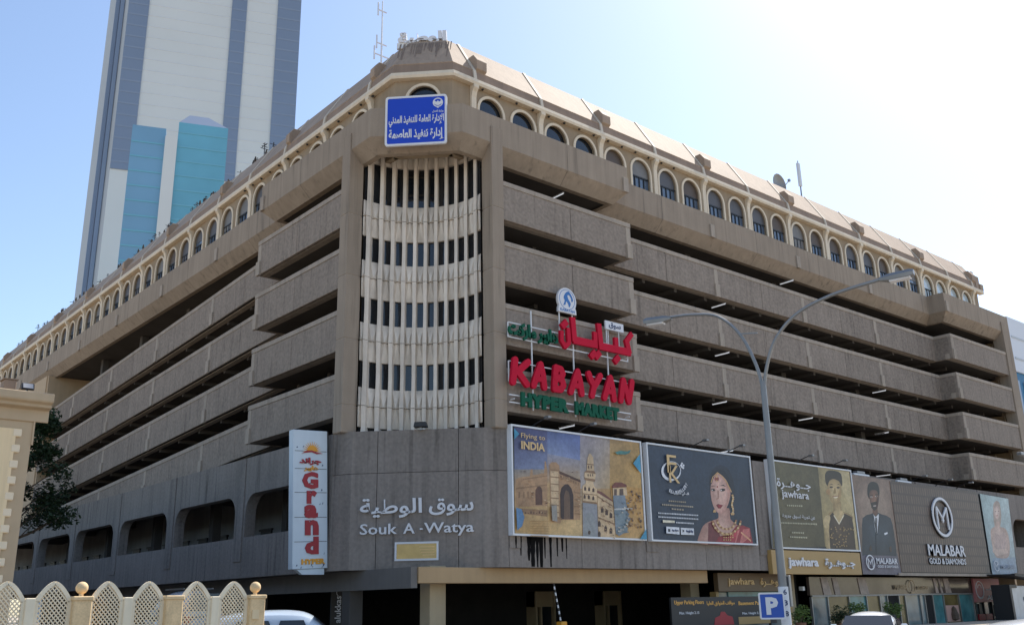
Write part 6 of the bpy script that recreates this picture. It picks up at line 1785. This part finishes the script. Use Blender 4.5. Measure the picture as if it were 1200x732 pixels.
def make_car(loc, rz, label, paint, L_, Wd, H, kind):
    # build at the origin, then place the root
    t, roof, belt = car((0, 0, 0), label, paint, L_, Wd, H, kind); hw = Wd/2
    g_ = MB()
    for (xa, za), (xb, zb_), sg in ((roof[-1], roof[-2], 1), (roof[0], roof[1], -1)):
        d = Vector((zb_-za, 0, -(xb-xa)*L_)).normalized()*.02*(1 if sg > 0 else -1)
        P = []
        for x_, z_, k in ((xa, za, .83), (xb, zb_, .72)):
            tt = .12 if z_ == za else -.1
            xx = (x_+(xb-xa)*tt)*L_; z2 = z_+(zb_-za)*tt; P.append((xx+d.x, z2+d.z, k))
        (x0, z0, k0), (x1, z1, k1) = P
        g_ = MB(); g_.add([(x0, -hw*k0, z0), (x0, hw*k0, z0), (x1, hw*k1, z1), (x1, -hw*k1, z1)], [(0, 1, 2, 3)])
        g_.build('windscreen' if sg > 0 else 'rear_window', 'car_glass', t, fix=False)
    for s_ in (-1, 1):
        for xa, xb in ((-.27, -.03), (-.01, .18)):
            g_ = MB(); g_.add([(xa*L_, s_*(hw*.915), belt+.06), (xb*L_, s_*(hw*.915), belt+.06), ((xb-.03)*L_, s_*(hw*.83+.012), H*.83), ((xa+.02)*L_, s_*(hw*.83+.012), H*.83)], [(0, 1, 2, 3)]); g_.build('side_window', 'car_glass', t, fix=False)
    for x_ in (-.31*L_, .31*L_):
        for s_ in (-1, 1):
            w_ = MB(); w_.tube([(x_, s_*(hw-.2), .33), (x_, s_*(hw+.02), .33)], .33, 18); w_ = w_.build('wheel', 'rubber', t, smooth=True)
            r_ = MB(); r_.tube([(x_, s_*(hw+.0), .33), (x_, s_*(hw+.03), .33)], .21, 12); r_.build('rim', 'steel', w_)
    for s_ in (-1, 1):
        h = MB(); h.box(.44*L_, .492*L_, s_*hw*.75-.16, s_*hw*.75+.16, belt*.72, belt*.84); h.build('headlight', 'lamp_clear', t, bevel=.03)
        h = MB(); h.box(-.502*L_, -.47*L_, s_*hw*.8-.12, s_*hw*.8+.12, belt*.75, belt*.95); h.build('tail_light', 'lamp_red', t, bevel=.03)
        h = MB(); h.box(.17*L_, .21*L_, s_*(hw+.1)-.09, s_*(hw+.1)+.09, belt+.03, belt+.17); h.build('mirror', paint, t, bevel=.03)
    if kind == 'van':
        h = MB(); h.box(-.3*L_, .15*L_, -hw*.7, -hw*.66, H, H+.06); h.box(-.3*L_, .15*L_, hw*.66, hw*.7, H, H+.06); h.build('roof_rack', 'steel', t)
    t.location = loc; t.rotation_euler = (0, 0, rz); return t
make_car((-7.75, -5.5, 0), R(-29), 'pale blue white car with rounded roof just right of the lattice fence', 'car_blue', 4.5, 1.8, 1.72, 'suv')
make_car((-3.6, 11.5, 0), R(90), 'light blue van seen through the gap between two lattice panels', 'car_blue', 4.6, 1.9, 2.62, 'van')
make_car((6.6, -15.3, 0), R(205), 'white car with grey windscreen parked farther off in front of the shrubs', 'car_white', 4.3, 1.75, 1.33, 'sedan')
make_car((-12.45, -28.15, 0), R(-42), 'white car roof nearest the camera at the bottom right edge', 'car_white', 4.4, 1.78, 1.54, 'sedan')

# ------------------------------------------------------------------ far buildings
D0 = Vector((74.86, 210.44, 0)); az = math.atan2(-.36867526, .92955826)
t = thing('hotel_tower', (0, 0, 0), 'very tall pale tower with dark blue vertical glass strips behind the left roof', 'building')
b = MB(); b.box(-26, 22.7, 0, 26, 0, 215); b.build('shaft', 'tower_panel', t)
b = MB(); b.hexa([(-26, .1, 0), (-26, 26, 0), (-33, 26, 0), (-32, 9, 0), (-26, .1, 215), (-26, 26, 215), (-33, 26, 215), (-32, 9, 215)]); b.build('side_wing', 'tower_grey', t)
for x0, x1, z0 in ((-26.02, -20.5, 118), (2.5, 6.8, 118), (15.8, 22.72, 60)):
    b = MB(); b.box(x0, x1, -.35, .5, z0, 214); g_ = b.build('glass_strip', 'tower_glass', t)
    b = MB(); z = z0+2
    while z < 212: b.box(x0+.05, x1-.05, -.42, -.3, z, z+.5); z += 3.6
    b.build('floor_line', 'tower_line', g_)
b = MB(); z = 20
while z < 212:
    b.box(-20.4, 2.4, -.1, .05, z, z+.16); b.box(6.9, 15.7, -.1, .05, z, z+.16); z += 3.6
b.build('panel_line', 'hazy_white', t)
b = MB()
for x in (-29.6, -28.2): b.box(x-.2, x+.9, 3.2 if x < -29 else 1.6, 6.4, 0, 214)
b.build('side_groove', 'tower_glass', t)
t.location = D0; t.rotation_euler = (0, 0, az)
D1 = Vector((-21+.36868*200, -31.25+.92956*200, 0))
t = thing('teal_tower', (0, 0, 0), 'lower teal glass tower with a pale central column in front of the pale tower', 'building')
b = MB(); b.box(-16.5, -9.7, 0, 16, 0, 102); b.build('glass_wing', 'teal_dark', t)
b = MB(); b.box(-7.2, 3.1, 0, 16, 0, 104); b.build('glass_wing', 'teal_glass', t)
b = MB(); b.box(-9.7, -7.2, -.8, 15, 0, 100); b.build('central_column', 'tower_panel', t)
b = MB(); b.hexa([(-7.2, .1, 104), (3.1, .1, 104), (3.1, 15, 104), (-7.2, 15, 104), (-5.2, 3, 107.5), (-1.2, 3, 107.5), (-1.2, 10, 107.5), (-5.2, 10, 107.5)]); b.build('crown_block', 'tower_line', t)
b = MB(); z = 30
while z < 103: 
    if z < 100: b.box(-16.4, -9.75, -.12, .1, z, z+.35)
    b.box(-7.1, 3.0, -.12, .1, z, z+.35); z += 3.4
b.build('floor_line', 'teal_line', t)
t.location = D1; t.rotation_euler = (0, 0, az)
t = thing('office_block', (150, 34, 0), 'pale hazy office block behind the right end of the parking building', 'building')
b = MB(); b.box(138.5, 176, 30, 60, 0, 45.5); b.build('wall', 'hazy_white', t)
b = MB(); z = 6
while z < 45: b.box(139, 175, 29.9, 30.05, z, z+.3); z += 3.6
b.build('floor_line', 'tower_grey', t); b = MB(); b.box(150, 160, 36, 50, 45.5, 48); b.build('roof_block', 'hazy_white', t)
t = thing('blue_building', (100, 20, 0), 'lower blue clad building peeping out past the end pillar', 'building')
b = MB(); b.box(88.0, 120, 12, 28, 0, 26.0); b.build('wall', 'facade_blue', t)
b = MB(); b.box(87.9, 120.2, 11.8, 28.2, 26.0, 26.5); b.build('parapet', 'hazy_white', t)
b = MB()
for i in range(10): b.box(90+i*3, 91.8+i*3, 11.9, 12.05, 3, 25)
b.build('window_strip', 'tower_glass', t)

# ------------------------------------------------------------------ roof clutter
t = thing('roof_mast', (6, 11.8, 29.4), 'tall slim grey mast rising behind the roof near the corner', 'mast')
b = MB(); b.tube([(6, 11.8, 29.4), (6, 11.8, 37.2)], [.08, .04], 8); b.build('pole', 'hazy_white', t)
b = MB(); b.box(5.6, 6.4, 11.4, 12.2, 29.4, 32.6); b.build('base_block', 'roof_band', t, bevel=.05)
b = MB()
for z, w in ((33.4, .5), (34.2, .35), (36.5, .3)): b.bar((6-w, 11.8, z), (6+w, 11.8, z), .06); b.tube([(6-w, 11.8, z-.4), (6-w, 11.8, z+.5)], .05, 6)
b.build('antenna', 'hazy_white', t)
t = thing('roof_mast', (41, 6, 29.4), 'thin dark mast on the right roof beyond the dish frame', 'mast')
b = MB(); b.tube([(41, 6, 29.4), (41, 6, 34.8)], [.08, .04], 8); b.build('pole', 'steel', t); b = MB(); b.box(40.85, 41.15, 5.9, 6.1, 32.6, 34.6); b.build('panel_antenna', 'hazy_white', t, bevel=.03)
t = thing('satellite_dish', (37, 5.5, 29.4), 'satellite dish on an open frame on the right roof', 'satellite dish')
b = MB()
for x, y in ((36.2, 5), (37.8, 5), (37, 6.2)): b.tube([(x, y, 29.3), (37, 5.5, 31.0)], .05, 6)
b.bar((36.3, 5.1, 30.1), (37.7, 5.1, 30.1), .05); b.build('frame', 'steel', t)
b = MB(); V = []; F = []
for i in range(5):
    r_ = .85*i/4
    for k in range(16):
        a = 2*math.pi*k/16; V.append((37+r_*math.cos(a), 5.3-.25*(1-(i/4)**2)*-1, 31.4+r_*math.sin(a)))
    if i: F += [((i-1)*16+k, (i-1)*16+(k+1) % 16, i*16+(k+1) % 16, i*16+k) for k in range(16)]
b.add(V, F); b.build('dish', 'galv', t, fix=False); b = MB(); b.bar((37, 5.4, 30.7), (37, 4.5, 31.4), .04); b.box(36.92, 37.08, 4.4, 4.56, 31.32, 31.5); b.build('feed_arm', 'steel', t)
proto = thing('rooftop_antenna', (3.3, 20, 29.35), 'thin small antenna standing on the ridge of the left-hand roof', 'antenna', 'antennas along the left roof ridge')
b = MB(); b.tube([(3.3, 20, 29.3), (3.3, 20, 30.1)], .025, 5); b.build('mast', 'black_metal', proto)
b = MB()
for k in range(3): b.bar((3.3, 19.78+k*.06, 29.75+k*.13), (3.3, 20.22-k*.06, 29.75+k*.13), .03)
b.bar((3.05, 20, 29.95), (3.55, 20, 29.95), .03); b.build('crossbar', 'black_metal', proto)
yy = 21.0
while yy < 80:
    c = copy_tree(proto, None, (rng.uniform(-.15, .3), yy-20, rng.uniform(-.35, .2))); c.rotation_euler = (0, 0, rng.uniform(0, 3)); s_ = rng.uniform(.6, 1.25); c.scale = (s_, s_, s_)
    yy += rng.uniform(.8, 2.2)
proto = thing('pigeon', (3.2, 30.4, 29.45), 'dark pigeon perched on the ridge of the left-hand roof', 'bird', 'pigeons on the left roof ridge')
b = MB(); b.lathe([(.004, -.2), (.05, -.14), (.085, -.02), (.09, .06), (.06, .14), (.05, .17), (.055, .2), (.04, .24), (.004, .26)], (3.2, 30.4, 29.62), 10)
b.add([(3.17, 30.4, 29.44), (3.23, 30.4, 29.44), (3.25, 30.58, 29.34), (3.15, 30.58, 29.34)], [(0, 1, 2, 3)]); b.add([(3.18, 30.36, 29.83), (3.22, 30.36, 29.83), (3.2, 30.28, 29.81)], [(0, 1, 2)]); b.build('body', 'joint', proto, smooth=True)
for k in range(26):
    c = copy_tree(proto, None, (rng.uniform(-.1, .1), rng.uniform(0, 45)-10, 0)); c.rotation_euler = (0, 0, rng.uniform(0, 6))
